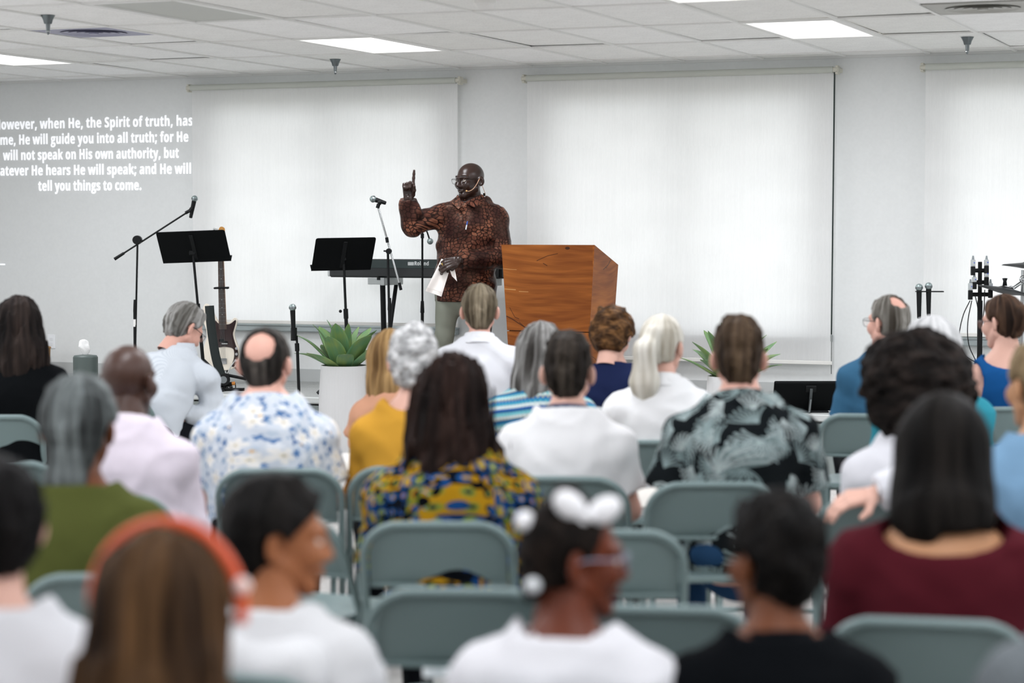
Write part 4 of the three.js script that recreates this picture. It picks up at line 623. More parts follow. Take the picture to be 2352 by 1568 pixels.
    for (const i of [0, 1]) { const q = [cap(add3(J.ank[i], [0, -0.035, -0.02]), add3(J.toe[i], [0, 0, 0]), 0.042, 0.034), cap(J.ank[i], add3(J.ank[i], [0, -0.04, 0]), 0.04, 0.042)], fy = J.toe[i][1] - 0.034; const qf = union(q, 0.02); add('shoe', q, (x, y, z) => Math.max(qf(x, y, z), fy - y), p.shoes || M.shoe, 0.014, uvf); }
  }
  if (p.hair) { const g = setUV(polygonize(p.hair.f, p.hair.b, p.hairCell || 0.0062), hairUV).applyMatrix4(Mh); part('hair', g, p.hairM, o, p.hairLabel); }
  if (p.glasses) { const gm = p.glasses, W = 0.068; const fr = [-1, 1].flatMap((s) => [tube([[s * 0.008, 0.018, 0.112], [s * 0.036, 0.021, 0.11], [s * 0.064, 0.018, 0.1], [s * 0.066, 0.0, 0.1], [s * 0.05, -0.016, 0.106], [s * 0.02, -0.017, 0.111], [s * 0.007, 0.0, 0.113]], 0.0013, 40, 6, true), tube([[s * 0.067, 0.014, 0.1], [s * 0.076, 0.012, 0.06], [s * 0.083, 0.01, -0.005], [s * 0.082, -0.015, -0.035]], 0.002, 20, 6)]); fr.push(cyl([-0.009, 0.008, 0.113], [0.009, 0.008, 0.113], 0.0018)); const q = part('eyeglasses', merge(fr).applyMatrix4(Mh), gm, o); for (const s of [-1, 1]) part('lens', new THREE.CylinderGeometry(0.026, 0.026, 0.0012, 24).scale(1, 1, 0.68).rotateX(Math.PI / 2).rotateY(s * 0.16).translate(s * 0.037, 0.001, 0.107).applyMatrix4(Mh), LENS, q); }
  if (p.eyes) { for (const s of [-1, 1]) { const q = part('eye', sphere(0.0125, s * 0.032, 0.007, 0.0815).applyMatrix4(Mh), mat('#e6ddd2', 0.2), o); part('iris', sphere(0.0058, s * 0.0325, 0.007, 0.0885).applyMatrix4(Mh), mat('#1c120d', 0.15), q); part('eyelid', (() => { const g = new THREE.SphereGeometry(0.0138, 20, 12, 0, 6.283, 0, 1.25); return g.rotateX(0.35).translate(s * 0.032, 0.0065, 0.0815).applyMatrix4(Mh); })(), skin, q); } }
  if (p.brows) for (const s of [-1, 1]) part('eyebrow', tube([[s * 0.012, 0.033, 0.1], [s * 0.03, 0.039, 0.094], [s * 0.05, 0.034, 0.078]], 0.0035, 14, 6).applyMatrix4(Mh), p.brows, o);
  return { Mh, body, shirt };
}
const sk = (c, r, o = {}) => mat(c, r, { specularIntensity: 0.5, ...o });
const SKIN = { fair: sk('#cfa494', 0.55), pink: sk('#d2a292', 0.5), tan: sk('#b48562', 0.55), brown: sk('#66391f', 0.5), dark: sk('#3f281f', 0.42, { specularIntensity: 0.8 }), darkest: sk('#2e1d17', 0.31, { specularIntensity: 0.9 }), boy: sk('#955d3b', 0.55), girl: sk('#5e2b17', 0.48) };
// ================================================================ the speaker
const pebble = (() => {
  const K = 13, pts = []; for (let j = 0; j < K; j++) for (let i = 0; i < K; i++) pts.push([(i + rr(0.08, 0.92)) / K, (j + rr(0.08, 0.92)) / K, rnd()]);
  return tex(512, 512, (u0, v0) => {
    const u = u0 + 0.012 * noise(u0 * 14, v0 * 14, 3, 14), v = v0 + 0.012 * noise(u0 * 14, v0 * 14, 8, 14); let a = 9, b = 9, id = 0; const gi = Math.floor(u * K), gj = Math.floor(v * K);
    for (let y = -2; y <= 2; y++) for (let x = -2; x <= 2; x++) { const i = ((gi + x) % K + K) % K, j = ((gj + y) % K + K) % K, p = pts[j * K + i], du = p[0] + Math.floor((gi + x) / K) - u, dv = (p[1] + Math.floor((gj + y) / K) - v) * 1.25, d = Math.hypot(du, dv); if (d < a) { b = a; a = d; id = p[2]; } else if (d < b) b = d; }
    const edge = clamp((b - a) * 60 - 0.35, 0, 1), big = clamp(0.55 + 0.9 * noise(u0 * 4, v0 * 4, 6, 4), 0, 1), tone = mix3([84, 50, 40], [150, 98, 74], id * 0.7 + 0.3 * noise(u0 * 40, v0 * 40, 2, 40)); return mix3([22, 15, 15], mix3([48, 29, 27], tone, big), edge);
  });
})();
{
  const o = facing('person', 'bald speaker in brown patterned shirt standing beside the lectern with finger raised', 'person', 1064, -14.25, PLAT), P = (x, y, d = 0) => loc(o, x, y, d);
  const J = { hip: P(1066, 655), neck: P(1084, 472), head: P(1079, 415, 0.03), sh: [P(1138, 497, -0.02), P(1008, 497, 0.03)], el: [P(1156, 594, 0.06), P(946, 519, 0.2)], wr: [P(1054, 597, 0.27), P(938, 455, 0.24)], hipJ: [[0.1, 0.84, 0], [-0.1, 0.84, 0]], knee: [[0.125, 0.46, 0.02], [-0.135, 0.46, 0.04]], ank: [[0.13, 0.085, -0.01], [-0.15, 0.085, 0.0]], toe: [[0.17, 0.036, 0.13], [-0.19, 0.036, 0.14]], stand: true };
  const shirtM = mat('#ffffff', 0.38, { map: pebble, specularIntensity: 0.55, specularColor: new THREE.Color('#e8b89c') });
  const HF = norm3([-0.93, -0.3, 0.2]), HU = norm3(sub3([0.15, 0.45, 0.9], mul3(HF, dot3(HF, [0.15, 0.45, 0.9])))), HS = norm3(cross3(HU, HF));
  const r = figure(o, J, {
    skin: SKIN.darkest, b: 1.22, r: 1.22, nr: 0.058, fine: true, front: true, hy: -0.78, hp: 0.06, hw: 1.1, hd: 1.1, eyes: true, cell: 0.0075, legCell: 0.011, legs: mat('#75786c', 0.85), brows: mat('#1b120e', 0.8), glasses: mat('#2b2420', 0.3, { metalness: 0.6 }),
    top: { m: shirtM, tile: 0.36, sleeve: 0.98, e: 0.016, wrinkle: 0.011, hem: P(1066, 692)[1], nl: 0.04, collar: shirtM, open: true, collarH: 0.062, tilt: 0.45 },
    hands: [{ F: HF, U: HU, S: HS, k: 1.16, cell: 0.0034, curls: [[0.55, 0.9, 0.5], [0.65, 0.95, 0.5], [0.75, 0.95, 0.5], [0.85, 0.9, 0.5]], thumb: [0.85, 0.2, -0.5, 0.3] },
      { F: norm3([0.02, 1, 0.06]), U: norm3([-0.05, 0.06, -1]), S: norm3([1, 0, -0.05]), k: 1.14, cell: 0.0034, curls: [[-0.05, 0.08, 0.05], [1.35, 1.6, 0.9], [1.4, 1.6, 0.9], [1.25, 1.5, 0.8]], thumb: [0.75, 0.25, -0.75, 0.4] }],
  });
  const hm = mat('#c9a184', 0.5), hp = [[0.083, 0.028, -0.02], [0.087, 0.0, 0.004], [0.082, -0.03, 0.022], [0.074, -0.058, 0.045], [0.062, -0.072, 0.068], [0.05, -0.07, 0.082]];
  const hs = part('headset_microphone', tube(hp, 0.0022, 40, 8).applyMatrix4(r.Mh), hm, o, 'thin beige headset microphone'); part('capsule', sphere(0.006, ...hp[5]).applyMatrix4(r.Mh), mat('#d8a86a', 0.5), hs); part('neck_cable', tube([[0.08, -0.04, -0.035], [0.075, -0.09, -0.06], [0.05, -0.11, -0.085]], 0.0018, 20, 6).applyMatrix4(r.Mh), hm, hs); part('cable_clip', box(0.012, 0.022, 0.012, 0.045, -0.105, -0.085, 0.002).applyMatrix4(r.Mh), M.black, hs);
  const ra = 0.75, rd = norm3(add3(mul3(HF, Math.cos(ra)), mul3(HU, -Math.sin(ra)))), rb = add3(J.wr[0], add3(mul3(HF, 0.086 * 1.16), mul3(HS, -0.010 * 1.16))), q = add3(rb, mul3(rd, 0.022)); part('wedding_ring', new THREE.TorusGeometry(0.0118, 0.0026, 8, 24).applyQuaternion(new THREE.Quaternion().setFromUnitVectors(V(0, 0, 1), V(...rd))).translate(...q), mat('#d9b25a', 0.2, { metalness: 1 }), o, 'gold ring');
  const pen = part('pen', cyl(P(1070, 527, 0.19), P(1073, 512, 0.185), 0.0045), mat('#d9dde2', 0.3), o, 'white pen with blue cap'); part('pen_cap', cyl(P(1072.2, 516, 0.19), P(1074, 508, 0.187), 0.005), mat('#2c4f9e', 0.3), pen);
  const flap = (pts) => { const pos = [], idx = [], n = 8, w = n + 1; for (const s of [0, 1]) for (let j = 0; j <= n; j++) for (let i = 0; i <= n; i++) { const p = lerp3(lerp3(pts[0], pts[1], i / n), lerp3(pts[3], pts[2], i / n), j / n); pos.push(p[0], p[1] - s * 0.002, p[2] - s * 0.006 + 0.012 * Math.sin(i / n * 3.14) * (1 - j / n)); } for (let j = 0; j < n; j++) for (let i = 0; i < n; i++) { const q = j * w + i, S = w * w; idx.push(q, q + w, q + 1, q + 1, q + w, q + w + 1, q + S, q + 1 + S, q + w + S, q + 1 + S, q + w + 1 + S, q + w + S); } const g = new THREE.BufferGeometry(); g.setAttribute('position', new THREE.Float32BufferAttribute(pos, 3)); g.setIndex(idx); g.computeVertexNormals(); return setUV(g, (x, y, z) => [x / 0.36, y / 0.36 + z]); };
  part('collar_flap', flap([P(1066, 465, 0.135), P(1108, 446, 0.03), P(1117, 457, 0.05), P(1092, 477, 0.15)]), shirtM, r.shirt); part('collar_flap', flap([P(1046, 454, 0.1), P(1063, 469, 0.14), P(1053, 480, 0.155), P(1036, 464, 0.11)]), shirtM, r.shirt);
  for (const y of [492, 520, 548, 576]) part('button', cyl(P(1052, y, 0.165), P(1052, y, 0.172), 0.005), mat('#1d1210', 0.4), r.shirt);
  // the towel hangs from the lower hand
  const t = thing('hand_towel', 'white hand towel hanging from the lower hand of the speaker', 'towel', o.position, YAW); const sheet = (c, n = 16) => { const pos = [], idx = [], w = n + 1; for (const side of [0, 1]) for (let j = 0; j <= n; j++) for (let i = 0; i <= n; i++) { const u = i / n, v = j / n, p = lerp3(lerp3(c[0], c[1], u), lerp3(c[3], c[2], u), v); pos.push(p[0], p[1], p[2] + 0.006 * Math.sin(u * 7 + v * 2) * (0.4 + v) + (side ? -0.004 : 0)); } const S = w * w; for (let j = 0; j < n; j++) for (let i = 0; i < n; i++) { const a = j * w + i; idx.push(a, a + w, a + 1, a + 1, a + w, a + w + 1, a + S, a + 1 + S, a + w + S, a + 1 + S, a + w + 1 + S, a + w + S); } const g = new THREE.BufferGeometry(); g.setAttribute('position', new THREE.Float32BufferAttribute(pos, 3)); g.setIndex(idx); g.computeVertexNormals(); return g; };
  part('towel', sheet([P(1014, 594, 0.255), P(1038, 602, 0.255), P(1014, 681, 0.28), P(977, 668, 0.28)]), mat('#e6e0db', 0.85), t); part('towel_corner', sheet([P(1028, 604, 0.26), P(1042, 606, 0.26), P(1050, 646, 0.29), P(1038, 634, 0.29)]), mat('#e6e0db', 0.85), t); const hemA = P(981, 660, 0.29), hemB = P(1017, 672, 0.29); part('hem_stripe', cyl(hemA, hemB, 0.0012), mat('#cfc6c0', 0.8), t);
}
// ================================================================ fabrics
const wrapDraw = (c, w, h, fn) => { for (const dx of [-w, 0, w]) for (const dy of [-h, 0, h]) { c.save(); c.translate(dx, dy); fn(); c.restore(); } };
const aloha = canvasTex(512, 512, (c, w, h) => {
  c.fillStyle = '#c0c7d0'; c.fillRect(0, 0, w, h); const blob = (x, y, r, col, n, k) => wrapDraw(c, w, h, () => { c.fillStyle = col; for (let i = 0; i < n; i++) { const a = i / n * 6.283 + k; c.beginPath(); c.ellipse(x + Math.cos(a) * r * 0.55, y + Math.sin(a) * r * 0.55, r * 0.55, r * 0.32, a, 0, 7); c.fill(); } });
  for (let i = 0; i < 170; i++) blob(rr(0, w), rr(0, h), rr(9, 26), ['#8299b5', '#4d73a3', '#b0bdcb', '#d5d9de', '#3a5f90', '#c6ccd4'][Math.floor(rnd() * 6)], 3 + Math.floor(rnd() * 3), rr(0, 6));
  for (let i = 0; i < 14; i++) { const x = rr(0, w), y = rr(0, h), r = rr(32, 48); blob(x, y, r, '#dedcd8', 5, rr(0, 6)); blob(x, y, r * 0.3, '#d9cfb8', 5, 1); blob(x, y, r * 0.12, '#7d8188', 4, 2); } for (let i = 0; i < 5; i++) blob(rr(0, w), rr(0, h), 8, '#d3a35c', 4, 0);
});
const leafy = canvasTex(512, 512, (c, w, h) => {
  c.fillStyle = '#14181a'; c.fillRect(0, 0, w, h);
  for (let i = 0; i < 58; i++) { const x = rr(0, w), y = rr(0, h), a0 = rr(0, 6.28), n = 7 + Math.floor(rnd() * 3), L = rr(55, 90), col = ['#a3b3b3', '#8fa1a1', '#b6c2c1', '#7f9191'][Math.floor(rnd() * 4)]; wrapDraw(c, w, h, () => { c.lineCap = 'round'; for (let k = 0; k < n; k++) { const a = a0 + (k / n - 0.5) * 2.2; for (let q = 0; q < 2; q++) { c.strokeStyle = q ? '#1c2224' : col; c.lineWidth = q ? 1.2 : 6.5; c.beginPath(); c.moveTo(x, y); c.quadraticCurveTo(x + Math.cos(a + 0.25) * L * 0.6, y + Math.sin(a + 0.25) * L * 0.6, x + Math.cos(a) * L, y + Math.sin(a) * L); c.stroke(); } } }); }
});
const waxPrint = canvasTex(512, 512, (c, w, h) => {
  c.fillStyle = '#101520'; c.fillRect(0, 0, w, h); const G = 8, s = w / G;
  for (let j = 0; j < G; j++) for (let i = 0; i < G; i++) { const x = i * s, y = j * s, k = (i * 3 + j * 5) % 7; c.fillStyle = ['#c8961f', '#1d4f8e', '#0f1622', '#7e8a34', '#c8961f', '#123a70', '#10151c'][k]; c.fillRect(x, y, s, s); wrapDraw(c, w, h, () => { c.fillStyle = ['#8f9a40', '#d9b02c', '#2b66ad', '#c98a1c', '#0f1a2c', '#8fa83a', '#1f5aa6'][k]; c.beginPath(); c.ellipse(x + s / 2, y + s / 2, s * 0.36, s * 0.28, i + j, 0, 7); c.fill(); c.fillStyle = ['#152036', '#c9c05a', '#d2a02a', '#16233c', '#9fae52', '#dcc566', '#c6891d'][k]; c.beginPath(); c.arc(x + s / 2, y + s / 2, s * 0.14, 0, 7); c.fill(); if (k % 2) { c.strokeStyle = '#7f97d6'; c.lineWidth = 4; c.beginPath(); c.arc(x + s * 0.2, y + s * 0.8, s * 0.5, 3.5, 5.5); c.stroke(); } }); }
  for (let i = 0; i < 90; i++) { const x = rr(0, w), y = rr(0, h), rx = rr(8, 26), ry = rr(6, 18), an = rr(0, 3); wrapDraw(c, w, h, () => { c.fillStyle = ['#0b0e14', '#0b0e14', '#c8961f', '#1d4f8e', '#6f7c2e', '#12151c'][i % 6]; c.beginPath(); c.ellipse(x, y, rx, ry, an, 0, 7); c.fill(); }); }
  for (let i = 0; i < 60; i++) { c.fillStyle = ['#0c1018', '#d7a524', '#1b4b8a', '#7c8a35'][i % 4]; c.fillRect(rr(0, w - 40), rr(0, h - 12), rr(10, 40), rr(4, 12)); }
});
const boho = canvasTex(256, 256, (c, w, h) => { const cols = ['#2b7ba0', '#b9c4c4', '#2a5590', '#5a9aa6', '#a9b4b4', '#24486f', '#6fa6aa', '#8d948c']; for (let i = 0; i < 16; i++) { c.fillStyle = cols[i % 8]; c.fillRect(0, i * 16, w, 16); c.fillStyle = cols[(i + 3) % 8]; for (let x = 0; x < w; x += 16) { c.beginPath(); c.moveTo(x, i * 16 + 16); c.lineTo(x + 8, i * 16 + 3); c.lineTo(x + 16, i * 16 + 16); c.fill(); } } });
const pinstripe = tex(128, 16, (u) => { const s = Math.sin(u * 6.283 * 16) > 0.3 ? 0 : 1; return s ? [200, 206, 212] : [188, 195, 203]; });
const tweed = tex(128, 128, (u, v) => { const s = (Math.sin(u * 100) * Math.sin(v * 100) > 0 ? 1 : 0) * 50 + noise(u * 30, v * 30, 1, 30) * 20; return [140 + s, 145 + s, 148 + s]; });
const floralBlue = canvasTex(512, 512, (c, w, h) => { c.fillStyle = '#164a80'; c.fillRect(0, 0, w, h); for (const [x, y] of [[120, 190], [380, 120], [300, 400]]) for (let i = 0; i < 26; i++) { c.fillStyle = i % 4 ? '#f2f1ef' : '#16406f'; c.beginPath(); c.arc(x + rr(-42, 42), y + rr(-42, 42), rr(6, 13), 0, 7); c.fill(); } });
const plain = (c, o = {}) => mat(c, 0.9, { specularIntensity: 0.1, ...o }), printed = (t) => mat('#ffffff', 0.9, { map: t, specularIntensity: 0.1 });
const shirt = (m, sleeve, o = {}) => ({ m, sleeve, tile: 1, nl: 0.045, ...o });
const COL = { nl: 0.06, tilt: 0.3 };

// ================================================================ chairs in view
const C = {
  brunette: chair(1005, 1205, 0, 'folding chair under the dark-haired woman in the yellow and blue print'),
  emptyMid: chair(1055, 1360, -2, 'empty folding chair directly in front of the girl with the white bow'),
  emptyRight: chair(1512, 1400, -6, 'empty folding chair between the girl and the boy in black'),
  maroon: chair(2130, 1430, -12, 'folding chair under the woman in the maroon top'),
  green: chair(255, 1325, 4, 'folding chair under the woman in the olive green top'),
  row4right: chair(1395, 1224, -3, 'empty folding chair seen past the face of the girl with glasses'),
  leafy: chair(1640, 1113, 3, 'folding chair under the man in the black leafy shirt'),
  polo: chair(1292, 1100, -8, 'folding chair under the young man in the white polo'),
  aloha: chair(640, 1082, 2, 'folding chair under the man in the blue floral shirt'),
  emptyLeft: chair(622, 1178, -28, 'empty folding chair hidden behind the boy in the white hoodie'),
  sweater: chair(2040, 1150, -8, 'folding chair whose back the hand of the white-sweatered woman rests on'),
  blueMan: chair(1993, 955, -10, 'folding chair under the balding man in the blue shirt'),
  gap: chair(1765, 1034, -8, 'empty folding chair between the leafy shirt and the white sweater'),
  blond: chair(1515, 1016, -4, 'folding chair under the woman with the pale blond ponytail'),
  navy: chair(1402, 940, -4, 'folding chair under the woman in the navy top'),
  black: chair(-18, 958, 8, 'folding chair under the woman in black at the left edge'),
  emptyEdge: chair(-8, 1066, 8, 'empty folding chair at the left edge below the woman in black'),
};
// ================================================================ seated people
const LAP = { F: norm3([0, -0.1, 1]), U: [0, 1, 0], curls: [[0.4, 0.5, 0.3], [0.4, 0.5, 0.3], [0.45, 0.5, 0.3], [0.5, 0.5, 0.3]] };
function sit(q) {
  const s = q.s || 1, hs = q.hs || (s < 0.95 ? 0.93 : 1), turn = CHY + dr(q.turn || 0), lean = dr(q.lean ?? 2), hipY = 0.44 + 0.1 * s, hipZ = -0.135 + (0.164 * (q.b || 1) * (0.35 + 0.65 * s) + (q.wear.e ?? 0.014)) * 0.75 + (q.hunch ?? 0.02);
  const base = q.chair ? q.chair.position.clone() : at(q.cx, q.top, FPX / q.ppm); base.y = 0;
  // the crown lies on the picture ray at the depth of the head
  const dir = V(Math.sin(turn), 0, Math.cos(turn)), r = at(q.cx, q.top, 1).sub(camera.position); let hz = 0.08, crown;
  for (let k = 0; k < 3; k++) { const d = base.clone().sub(camera.position).dot(fwd) + hz * dir.dot(fwd); const w = r.clone().multiplyScalar(d / r.dot(fwd)).add(camera.position); crown = w.y; const ny = crown - 0.315 * hs; hz = hipZ + Math.tan(lean) * (ny - hipY) + 0.04 * hs; const lat = w.clone().sub(base).dot(right) - hz * dir.dot(right); base.addScaledVector(right, lat - (q.side || 0)); }
  crown -= (q.puff || 0);
  const o = thing('person', q.label, 'person', base, turn, 'seated audience'); o.updateMatrixWorld(true);
  const head = [(q.side || 0) * -1, crown - 0.128 * hs, hz], N = [head[0] * 0.8, head[1] - 0.187 * hs, hz - 0.04 * hs], sh = (q.sh || 0.185 * (0.3 + 0.7 * s)) * 0.92, up = 0.29 * s, ey = N[1] - 0.055 - up * 0.93;
  const J = { hip: [0, hipY, hipZ], neck: N, head, hunch: q.hunch ?? 0.02, belly: q.belly || 0, sh: [1, -1].map((k) => [N[0] + k * sh, N[1] - 0.082 - (q.slope || 0), N[2] - 0.005]), el: [1, -1].map((k) => [N[0] + k * (sh + 0.045), Math.max(0.63, ey), N[2] + 0.03]), wr: [1, -1].map((k) => [k * 0.1, 0.47 + 0.15 * s, 0.24 * s]), hipJ: [1, -1].map((k) => [k * 0.095 * s, hipY - 0.01, 0.0]), knee: [1, -1].map((k) => [k * 0.13, 0.43 + 0.085 * s, 0.43 * s]), ank: [1, -1].map((k) => [k * 0.12, 0.085, 0.4 * s]), toe: [1, -1].map((k) => [k * 0.13, 0.036, 0.4 * s + 0.14]) };
  const hands = [1, -1].map((k) => ({ ...LAP, S: [-k, 0, 0], k: 0.9 + 0.1 * (s - 0.8) * 5 * 0.5 }));
  if (q.pose) q.pose(J, hands, o);
  if (!q.chair) { const c = chairProto.clone(); c.name = numbered('folding_chair'); c.position.copy(base); c.rotation.set(0, turn, 0); scene.add(c); c.userData = { label: q.chairLabel || 'folding chair hidden under ' + q.short, category: 'chair', group: 'grey metal folding chairs' }; }
  const f = figure(o, J, { ...q, hs, hy: dr(q.hy || 0), hp: dr(q.hp || 0), hr: dr(q.hr || 0), r: (q.r || 1) * (0.4 + 0.6 * s), b: (q.b || 1) * (0.35 + 0.65 * s), nr: (q.nr || 0.05) * (0.4 + 0.6 * s), hands, top: q.wear });
  return { o, J, ...f };
}
const person = {};
const loc2 = (o, px, py, dz) => loc(o, px, py, dz);
person.black = sit({ label: 'woman with long wavy dark hair in black at the left edge', cx: 40, top: 690, chair: C.black, turn: 8, hy: 10, sh: 0.175, skin: SKIN.fair, hair: longHair({ len: 0.33, w: 0.115, w2: 0.135, curl: 0.011, f: 24 }), hairM: hairMat([20, 17, 17], [66, 55, 50]), wear: shirt(plain('#0c0e10'), 0.98) });
person.stripe = sit({ label: 'grey-haired man in a pale striped shirt bending forward', short: 'the bending grey-haired man', cx: 424, top: 702, ppm: 432, turn: -30, lean: 36, hunch: 0.09, hy: -16, hp: 34, sh: 0.19, b: 1.08, skin: SKIN.pink, hair: shortHair({ t: 0.022, low: -0.085, lump: 0.006, hair: 0.05 }), hairM: hairMat([112, 108, 100], [188, 187, 184]), glasses: M.black, wear: shirt(printed(pinstripe), 0.98, { tile: 0.16, collar: printed(pinstripe), nl: 0.1, tilt: 0.1, wrinkle: 0.009 }), legs: M.darkCloth });
person.pink = sit({ label: 'bald man in a pale pink shirt seated beside the aisle', short: 'the bald man in pink', cx: 296, top: 791, ppm: 690, turn: -6, hy: -16, lean: 6, sh: 0.185, b: 1.12, nr: 0.058, hw: 1.06, skin: SKIN.dark, wear: shirt(plain('#c9c0ca'), 0.98, { collar: plain('#cbc3cb'), ...COL, wrinkle: 0.009 }) });
person.aloha = sit({ label: 'man with a bald spot in a blue and white floral shirt', cx: 611, top: 758, chair: C.aloha, turn: 2, hy: -14, sh: 0.205, b: 1.25, r: 1.15, nr: 0.058, hw: 1.06, skin: SKIN.pink, hair: shortHair({ t: 0.012, low: -0.085, lump: 0.003, spot: [[0, 0.078, -0.09], [0.06, 0.06, 0.06]] }), hairM: hairMat([28, 26, 25], [92, 86, 80]), wear: shirt(printed(aloha), 0.36, { tile: 0.36, collar: printed(aloha), ...COL, wrinkle: 0.008, flare: 0.022 }) });
person.mustard = sit({ label: 'woman with short curly grey hair in a mustard top', short: 'the woman in mustard', cx: 951, top: 753, ppm: 618, turn: 6, hy: -4, side: 0.03, sh: 0.17, slope: 0.02, lean: 8, skin: SKIN.fair, hair: curlyHair({ t: 0.02, low: -0.1, lump: 0.009, f: 40 }), hairM: hairMat([196, 197, 197], [255, 255, 255], 'blot', 0.7), wear: shirt(plain('#c08f35'), 0.98, { nl: 0.0, scoop: [[0, 0.05, -0.02], [0.1, 0.055, 0.12]] }) });
person.blondBack = sit({ label: 'woman with long honey blond hair behind the curly grey-haired woman', short: 'the honey blond woman', cx: 896, top: 764, ppm: 490, turn: 0, hy: 4, sh: 0.14, side: -0.09, skin: SKIN.fair, hair: longHair({ len: 0.44, w: 0.085, w2: 0.1, curl: 0.006, f: 26 }), hairM: hairMat([132, 96, 56], [205, 168, 116]), wear: shirt(plain('#b98a70'), 0.4) });
person.brunette = sit({ label: 'woman with long dark curls in a yellow and blue print top', cx: 1040, top: 836, chair: C.brunette, turn: 0, sh: 0.2, slope: 0.02, b: 1.12, skin: SKIN.tan, hair: longHair({ len: 0.43, w: 0.12, w2: 0.165, curl: 0.02, f: 24, t: 0.024, q: 0.6, fy: 0.25 }), hairM: hairMat([20, 14, 13], [64, 46, 40]), wear: shirt(mat('#cdcdcd', 0.9, { map: waxPrint, specularIntensity: 0.1 }), 0.7, { tile: 0.38, wrinkle: 0.007, e: 0.026, flare: 0.03 }) });
person.white = sit({ label: 'man with grey-brown hair in a white shirt before the speaker', short: 'the white-shirted man', cx: 1102, top: 658, ppm: 452, turn: -2, hy: 2, sh: 0.185, skin: SKIN.pink, hair: shortHair({ t: 0.018, low: -0.1, lump: 0.004 }), hairM: hairMat([92, 80, 62], [168, 155, 132]), wear: shirt(plain('#d6d8dd'), 0.98, { collar: plain('#d8dade'), ...COL, wrinkle: 0.008 }) });
person.longGrey = sit({ label: 'woman with long grey hair in a blue striped boho top', short: 'the long grey-haired woman', cx: 1237, top: 749, ppm: 520, turn: 6, hy: 10, hr: 4, sh: 0.18, skin: SKIN.fair, hair: longHair({ len: 0.42, w: 0.1, w2: 0.13, curl: 0.01, f: 26 }), hairM: hairMat([62, 58, 54], [182, 182, 180]), wear: shirt(printed(boho), 0.7, { tile: 0.28, e: 0.022 }) });
person.polo = sit({ label: 'young man with dark hair in a white polo with navy collar', cx: 1306, top: 776, chair: C.polo, turn: -6, hy: -4, sh: 0.19, b: 1.1, nr: 0.055, skin: SKIN.fair, hair: shortHair({ t: 0.02, low: -0.085, lump: 0.006, side: 0.55, top: 0.012 }), hairM: hairMat([30, 26, 24], [78, 70, 62]), legs: M.denim, wear: shirt(plain('#d7d7d8'), 0.34, { collar: mat('#1f3050', 0.85), nl: 0.055, tilt: 0.3, flare: 0.02 }), pose: (J, h) => { J.wr[1] = [-0.2, 0.64, 0.2]; J.wr[0] = [-0.08, 0.63, 0.27]; } });
person.navy = sit({ label: 'woman with short brown curls looking down in a navy top', cx: 1408, top: 712, chair: C.navy, turn: -4, hp: 22, hy: -16, sh: 0.165, skin: SKIN.fair, hair: curlyHair({ t: 0.026, low: -0.1, lump: 0.013, f: 30 }), hairM: hairMat([52, 34, 22], [140, 100, 62], 'blot'), wear: shirt(plain('#1b2342'), 0.36) });
person.blond = sit({ label: 'woman with a pale blond ponytail in a white top', cx: 1522, top: 728, chair: C.blond, turn: -4, hy: -22, sh: 0.185, skin: SKIN.fair, hair: tiedHair({ t: 0.014, low: -0.06, tail: [[[0, 0.055, -0.125], 0.03], [[0.015, 0.0, -0.165], 0.042], [[0.02, -0.14, -0.15], 0.058], [[0.015, -0.26, -0.14], 0.03]], bun: [[[0, 0.06, -0.11], [0.035, 0.035, 0.03]]] }), hairM: hairMat([232, 220, 196], [255, 252, 242]), wear: shirt(plain('#d9dadb'), 0.4, { collar: plain('#dadbdc'), ...COL }) });
person.leafy = sit({ label: 'man with brown hair in a black shirt with grey leaves', cx: 1697, top: 742, chair: C.leafy, turn: 2, hy: -6, sh: 0.215, b: 1.2, r: 1.15, nr: 0.06, skin: SKIN.pink, hair: shortHair({ t: 0.022, low: -0.095, lump: 0.006, side: 0.6, top: 0.014 }), hairM: hairMat([50, 38, 30], [112, 92, 72]), legs: M.denim, wear: shirt(printed(leafy), 0.38, { tile: 0.5, flare: 0.03, nl: 0.06, collar: printed(leafy), tilt: 0.3 }) });
person.blueMan = sit({ label: 'balding man with glasses in a steel blue shirt at right', cx: 2040, top: 681, chair: C.blueMan, turn: 2, lean: 6, hy: 32, sh: 0.19, b: 1.1, skin: SKIN.pink, glasses: M.black, hair: shortHair({ t: 0.012, low: -0.085, lump: 0.003, spot: [[0.0, 0.105, -0.07], [0.045, 0.042, 0.05]] }), hairM: hairMat([82, 74, 64], [165, 162, 155]), wear: shirt(plain('#355c78'), 0.38, { collar: plain('#375e7a'), ...COL, wrinkle: 0.008 }) });
person.whiteHair = sit({ label: 'white-haired person in teal hidden behind the woman with big dark hair', short: 'the white-haired person', cx: 2140, top: 738, ppm: 560, turn: 4, sh: 0.19, skin: SKIN.fair, hair: curlyHair({ t: 0.028, low: -0.1, lump: 0.006, f: 26, wide: 1.12 }), hairM: hairMat([236, 238, 240], [255, 255, 255], 'streak', 0.6), wear: shirt(plain('#2f8090'), 0.7) });
